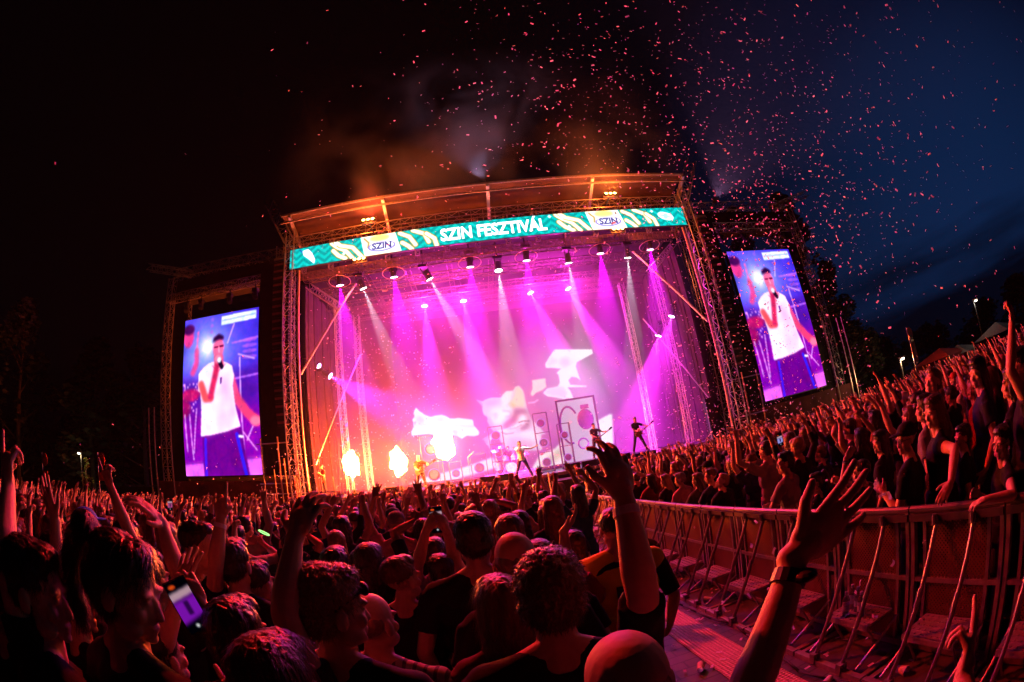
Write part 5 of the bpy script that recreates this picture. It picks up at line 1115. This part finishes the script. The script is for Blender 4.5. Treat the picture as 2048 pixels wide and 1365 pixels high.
# ------------------------------------------------------------------ confetti
PAP, t, b = shader('confetti_paper'); o_ = t.nodes['Material Output']
oi = t.nodes.new('ShaderNodeTexNoise'); oi.inputs['Scale'].default_value = 3; rp_ = t.nodes.new('ShaderNodeValToRGB'); rp_.color_ramp.elements[0].color = (.8, .6, .95, 1); rp_.color_ramp.elements[1].color = (.98, .95, 1, 1); rp_.color_ramp.elements[0].position = .45; rp_.color_ramp.elements[1].position = .55
tr_ = t.nodes.new('ShaderNodeBsdfTranslucent'); ms = t.nodes.new('ShaderNodeMixShader'); ms.inputs[0].default_value = .5; geo = t.nodes.new('ShaderNodeNewGeometry')
t.links.new(geo.outputs['Position'], oi.inputs['Vector']); t.links.new(oi.outputs['Fac'], rp_.inputs[0]); t.links.new(rp_.outputs[0], b.inputs['Base Color']); t.links.new(rp_.outputs[0], tr_.inputs[0]); t.links.new(b.outputs[0], ms.inputs[1]); t.links.new(tr_.outputs[0], ms.inputs[2]); t.links.new(ms.outputs[0], o_.inputs[0])
rc = random.Random(11); pts = []
for cx_, cy_, sx_, sy_, d0, d1, n_ in ((1440, 130, 260, 190, 6, 15, 760), (1520, 420, 150, 120, 6, 14, 420), (1120, 200, 200, 150, 7, 15, 260), (790, 760, 70, 130, 12, 19, 330), (720, 700, 60, 160, 13, 19, 170), (1470, 650, 90, 170, 9, 18, 560), (1500, 850, 130, 60, 8, 17, 420),
                                    (1180, 560, 260, 180, 9, 18, 330), (1620, 560, 90, 160, 6, 14, 260), (1830, 350, 130, 220, 5, 11, 150), (900, 930, 350, 60, 10, 18, 260), (640, 980, 90, 40, 13, 18, 150), (1160, 1010, 60, 50, 6, 12, 70), (1650, 1150, 250, 100, 2.5, 4, 16), (1000, 300, 500, 200, 4, 7, 14)):
    for _ in range(int(n_*1.7)):
        x, y = rc.gauss(cx_, sx_), rc.gauss(cy_, sy_)
        if not (0 < x < 2048 and -40 < y < 1300): continue
        D = rc.uniform(d0, d1); p = PD(x, y, D)
        if p.z < gz(p.y)+.5: continue
        pts.append((D, p))
pts.sort(key=lambda a: a[0]); fine = pts[300:]
def chip(k):
    w, l = .011, .027; b = MB(); o = 0; n_ = 4
    for i in range(n_+1):
        t_ = i/n_-.5; z = .008*math.cos(t_*3+k)*(1+k % 2); b.v += [(-w, t_*2*l, z), (w, t_*2*l, z+.003*k)]
    for i in range(n_): b.f.append((2*i, 2*i+1, 2*i+3, 2*i+2))
    return b
cm = []
for k in range(4):
    me = chip(k).mesh('confetti'); me.materials.append(PAP); cm.append(me)
for k, (D, p) in enumerate(pts[:300]):
    o = bpy.data.objects.new('confetti', cm[k % 4]); COL.objects.link(o); o.location = p; o.rotation_euler = [rc.uniform(0, 6.3) for _ in range(3)]; s = rc.uniform(.5, 1.0); o.scale = (s, s, s)
    u_, v_ = pix(p); tag(o, 'small pink confetti strip in the air, '+('high in the dark sky left of centre' if v_ < 330 and u_ < 1250 else 'high in the blue sky at the right' if v_ < 330 else 'in front of the stage lights' if u_ < 1400 and v_ < 900 else 'around the right video screen' if v_ < 900 else 'low over the heads of the crowd'), 'confetti', 'confetti strips falling over the field')
b = MB()
for k, (D, p) in enumerate(fine):
    M = Matrix.Rotation(rc.uniform(0, 6.3), 3, 'X') @ Matrix.Rotation(rc.uniform(0, 6.3), 3, 'Z'); s = rc.choice((.38, .5, .62, .8, .95)); o = len(b.v)
    for x, y, z in ((-.012, -.028, 0), (.012, -.028, .004), (.012, .028, 0), (-.012, .028, .004)): b.v.append(tuple(p+M @ Vector((x*s, y*s, z))))
    b.f.append((o, o+1, o+2, o+3))
tag(b.build('confetti_cloud', PAP, fix=False), 'cloud of tiny distant confetti strips', None, None, 'stuff')

# ------------------------------------------------------------------ trees, field edge, lamps, flags
LEAF = objmat('leaf', .6, 3, .2, .5); BARK = mat('bark', (.1, .07, .05), .9, 0, .3, 6, .6)
def tree(x, y, h, w, label, n=5000, seed=0, pop=False, col=(.02, .03, .015), leaf=.2):
    r_ = random.Random(seed); z0 = gz(y); t = empty('tree', (x, y, z0), 0, label, 'tree', 'trees around the field')
    tk = MB(); top = Vector((r_.uniform(-.3, .3), 0, h*.75)); tk.tube((0, 0, 0), top*.5, .3*h/14, .2*h/14, 8); tk.tube(top*.5, top, .2*h/14, .06, 8)
    cl = []
    for k in range(16):
        a = r_.uniform(0, 6.3); zz = r_.uniform(.22, .95)*h; prof = math.sin(min(1, (1.02-zz/h)*1.6)*math.pi/2)*(w if not pop else w*.8); rr_ = r_.uniform(.25, .8)*prof
        c = Vector((rr_*math.cos(a), rr_*math.sin(a), zz)); tk.tube(top*min(1, max(.15, (zz/h-.15)/.75)), c, .07*h/14, .02, 5); cl.append((c, r_.uniform(.25, .42)*w*(1.1-zz/h*.5)))
    cl.append((Vector((0, 0, h*.93)), w*.25)); cl.append((Vector((0, 0, h*.6)), w*.6)); tk.build('trunk', BARK, t)
    lf = MB()
    for k in range(n):
        c, rad = r_.choice(cl); d = Vector((r_.gauss(0, 1), r_.gauss(0, 1), r_.gauss(0, 1.1))).normalized()*rad*r_.uniform(.35, 1.12)**.6
        p = c+d; M = Matrix.Rotation(r_.uniform(0, 6.3), 3, 'Z') @ Matrix.Rotation(r_.uniform(0, 6.3), 3, 'X'); s = leaf*r_.uniform(.6, 1.3); o = len(lf.v)
        for a, b_ in ((-1, 0), (0, -.5), (1, 0), (0, .5)): lf.v.append(tuple(p+M @ Vector((a*s, b_*s, 0))))
        lf.f.append((o, o+1, o+2, o+3))
    c = lf.build('crown', LEAF, t, fix=False); c.color = (*col, 1)
def tp(px, py, Y): p = U(px, py, Y); return p.x, p.z
x, z = tp(1545, 372, 25); tree(x+.4, 25.5, z-gz(25), 3.6, 'tall dark tree rising behind the right video screen', 9000, 1, False)
x, z = tp(1640, 560, 26); tree(x, 26, z-gz(26), 3.4, 'dark tree just right of the right video screen', 6000, 2)
x, z = tp(1690, 650, 24); tree(x, 24, z-gz(24), 2.6, 'smaller dark tree at the right foot of the scaffold wing', 4000, 3)
x, z = tp(1455, 400, 27); tree(x, 27, z-gz(27), 2.6, 'narrow dark tree between the right corner tower and the wing', 4000, 7, True)
for i, (px, py, Y, w, l) in enumerate(((60, 600, 26, 6, 'dark broad tree at the far left edge of the field'), (190, 690, 30, 6, 'dark tree behind the left street lamp'), (290, 700, 36, 7, 'dark tree just left of the left scaffold wing'), (1760, 690, 48, 8, 'low dark tree right of the scaffold wing behind the pennant'), (1850, 665, 44, 8, 'low dark tree behind the red tent'), (1960, 610, 36, 8, 'dark tree behind the right hand lamps'), (2030, 560, 24, 7, 'dark tree at the right edge of the field'))):
    x, z = tp(px, py, Y); tree(x, Y, z-gz(Y), w, l, 2600, 20+i, leaf=.45)
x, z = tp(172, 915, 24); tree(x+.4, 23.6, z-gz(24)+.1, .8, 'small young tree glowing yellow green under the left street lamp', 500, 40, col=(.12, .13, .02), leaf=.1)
def street_lamp(px, py, Y, P_, col, lab, base=True):
    p = U(px, py, Y); t = empty('street_lamp', (p.x, p.y, gz(Y)), 0, lab, 'street lamp', 'lamps around the field'); h = p.z-gz(Y)
    MB().tube((0, 0, 0), (0, 0, h+.1), .06, .04, 8).build('pole', BLACK, t); MB().box((0, -.2, h+.12), (.25, .5, .08)).build('hood', BLACK, t); MB().ball((0, -.25, h), (.13, .13, .06)).build('bulb', emit('lamp_bulb', (1, .85, .6), 14, None, 'NONE'), t)
    lamp('lamp_light', 'POINT', (0, -.3, h-.15), P_, col, t, shadow_soft_size=.1)
street_lamp(162, 908, 23, 130, (1, .8, .4), 'white street lamp on the left lighting a small tree'); street_lamp(1800, 720, 17.5, 260, (1, .6, .3), 'bright floodlight glowing at the right below the pennant')
street_lamp(1947, 604, 15, 60, (1, .95, .8), 'high white lamp at the upper right')
def pennant(px, py0, py1, Y, col, lab, w=.55):
    a, b_ = U(px, py0, Y), U(px+6, py1, Y); t = empty('beach_flag', (a.x, a.y, gz(Y)), 0, lab, 'flag', 'feather flags around the field'); h = a.z-gz(Y); hb = max(.6, b_.z-gz(Y))
    MB().tube((0, 0, 0), (0, 0, h), .025, n=6).build('pole', ALU, t)
    MB().box((w/2, 0, (h-.9+hb)/2), (w, .02, max(.4, h-.9-hb))).build('cloth', mat('flag_'+lab.split()[0], col, .8), t); MB().tube((w/2, -.01, h-.35), (w/2, .01, h-.35), .33, n=20).build('round_sign', mat('flag_'+lab.split()[0], col, .8), t)
    return t, h, hb
pennant(195, 905, 962, 15, (.7, .05, .04), 'red feather flag with round top on the left'); pennant(84, 905, 960, 14, (.6, .08, .05), 'crimson feather flag nearest the left edge'); pennant(40, 905, 955, 21, (.05, .04, .01), 'dim dark feather flag in the far left')
t_, h_, hb_ = pennant(1812, 655, 728, 16, (.8, .25, .3), 'tall pinkish pennant with round top and upright lettering at the right')
text('FESZTIVÁL', .42, (.27, -.02, (h_-.9+hb_)/2), mat('flag_ink', (.5, .4, .42), .7), t_, 'lettering')
lt = [o for o in kids(t_) if o.name.startswith('lettering')][0]; lt.location = (.27, 0, (h_-.9+hb_)/2); lt.data.transform(Matrix.Translation((-.27, 0, -(h_-.9+hb_)/2))); lt.rotation_euler = (0, R(90), 0)
def tent(px, py, Y, w, col, lab):
    p = U(px, py, Y); t = empty('market_tent', (p.x, Y, gz(Y)), 0, lab, 'tent', 'tents at the edge of the field'); h = p.z-gz(Y)
    b = MB(); b.v += [(-w/2, -w/2, h*.75), (w/2, -w/2, h*.75), (w/2, w/2, h*.75), (-w/2, w/2, h*.75), (0, 0, h)]; b.f += [(0, 1, 4), (1, 2, 4), (2, 3, 4), (3, 0, 4)]; b.build('canopy', mat('tent_'+lab.split()[0], col, .8), t)
    for s_ in (-1, 1): MB().box((0, s_*w/2, h*.64), (w, .02, h*.22)).build('valance', mat('tent_'+lab.split()[0], col, .8), t)
    for i in (-1, 1):
        for j in (-1, 1): MB().tube((i*w/2, j*w/2, 0), (i*w/2, j*w/2, h*.75), .03).build('leg', ALU, t)
tent(1878, 697, 19, 4, (.4, .02, .02), 'red market tent behind the right hand crowd'); tent(1915, 690, 18, 3.4, (.2, .18, .18), 'pale grey market tent beside the red one'); tent(1990, 645, 13, 3.4, (.1, .09, .09), 'dim dark tent roof near the right edge of the field')
wl_ = empty('site_wall', (0, 0, 0), 0, 'long dark fence closing the field far behind the crowd', 'fence')
for (x0, y0, x1, y1) in ((-60, 33, -18, 33), (22, 33, 60, 20), (60, 20, 70, -10), (-60, 33, -60, -10)):
    d = Vector((x1-x0, y1-y0, 0)); m_ = Vector(((x0+x1)/2, (y0+y1)/2, gz(24)+1.2)); MB().box(m_, (d.length, .1, 2.4), Matrix.Rotation(math.atan2(d.y, d.x), 3, 'Z')).build('fence_panel', CLOTH_B, wl_)

# ------------------------------------------------------------------ small things in the pit and the crowd
for i, (x, y, l) in enumerate(((2.35, 1.75, 'crumpled white cup on the floor plate of the nearest struts'), (2.4, 3.6, 'white paper cup lying between barrier struts halfway along'), (1.45, 3.3, 'white cup lying on the paving left of the tactile strip'), (2.3, 4.9, 'small pale cup under the barrier steps farther away'), (1.98, 2.2, 'white cup beside the tactile strip near the bottom edge'))):
    t = empty('paper_cup', (x, y, gz(y)+.045), .7*i, l, 'cup', 'cups dropped in the pit'); t.rotation_euler = (R(88), 0, i*1.3)
    MB().tube((0, 0, -.05), (0, 0, .05), .028, .04, 14, False).build('cup_wall', mat('cup_paper', (.7, .68, .66), .6), t)
r_ = random.Random(5); b = MB()
for k in range(260):
    x, y = r_.uniform(1.15, 2.6), r_.uniform(1.2, 14); M = Matrix.Rotation(r_.uniform(0, 6.3), 3, 'Z'); o = len(b.v); z = gz(y)+.022
    for a, c_ in ((-.012, -.028), (.012, -.028), (.012, .028), (-.012, .028)): b.v.append(tuple(Vector((x, y, z+r_.uniform(0, .008)))+M @ Vector((a, c_, 0))))
    b.f.append((o, o+1, o+2, o+3))
tag(b.build('confetti_litter', PAP, fix=False), 'spent confetti scattered over the pit floor', None, None, 'stuff')
cb = MB(); pts_ = [Vector((2.05+.06*math.sin(k*.9)+.03*math.sin(k*2.3), .8+k*.35, gz(.8+k*.35)+.03)) for k in range(38)]; cb.path(pts_, .011, 6)
tag(cb.build('power_cable', RUB, None, True), 'black cable snaking along the pit floor beside the barrier feet', 'cable')
for px, py, D, l, c_ in ((712, 1008, 9, 'tiny phone lit white in front of the flames', (.9, .6, .6)), (592, 1022, 7, 'tiny phone with violet display below the left corner tower', (.5, .3, .9)), (1358, 920, 9.5, 'small bright phone raised behind the far barrier', (.8, .7, .9)), (1560, 880, 6, 'small phone glowing over heads right of the right corner tower', (.6, .6, .9)), (1700, 860, 6.5, 'small pinkish phone above heads below the right screen', (.9, .4, .6)), (340, 1010, 6.5, 'small reddish phone above heads below the left screen', (.7, .3, .5))):
    phone(px, py, D, (0, .1, 1), toward(px, py), l, c_)
for px, py, D, l in ((528, 1066, 2.9, 'thin glowing green bracelet on a dark wrist near the big raised hand'), (590, 1102, 2.9, 'thin glowing green bracelet just right of the big raised hand'), (407, 1062, 3.2, 'thin glowing green bracelet below the left screen')):
    p = PD(px, py, D); tag(MB().ring((0, 0, 0), .036, .003, (.5, .2, 1), 24, 5).build('glow_bracelet', emit('glow_green', (.35, 1, .25), 2.2, None, 'NONE')), l, 'bracelet', 'glowing bracelets in the crowd').location = p
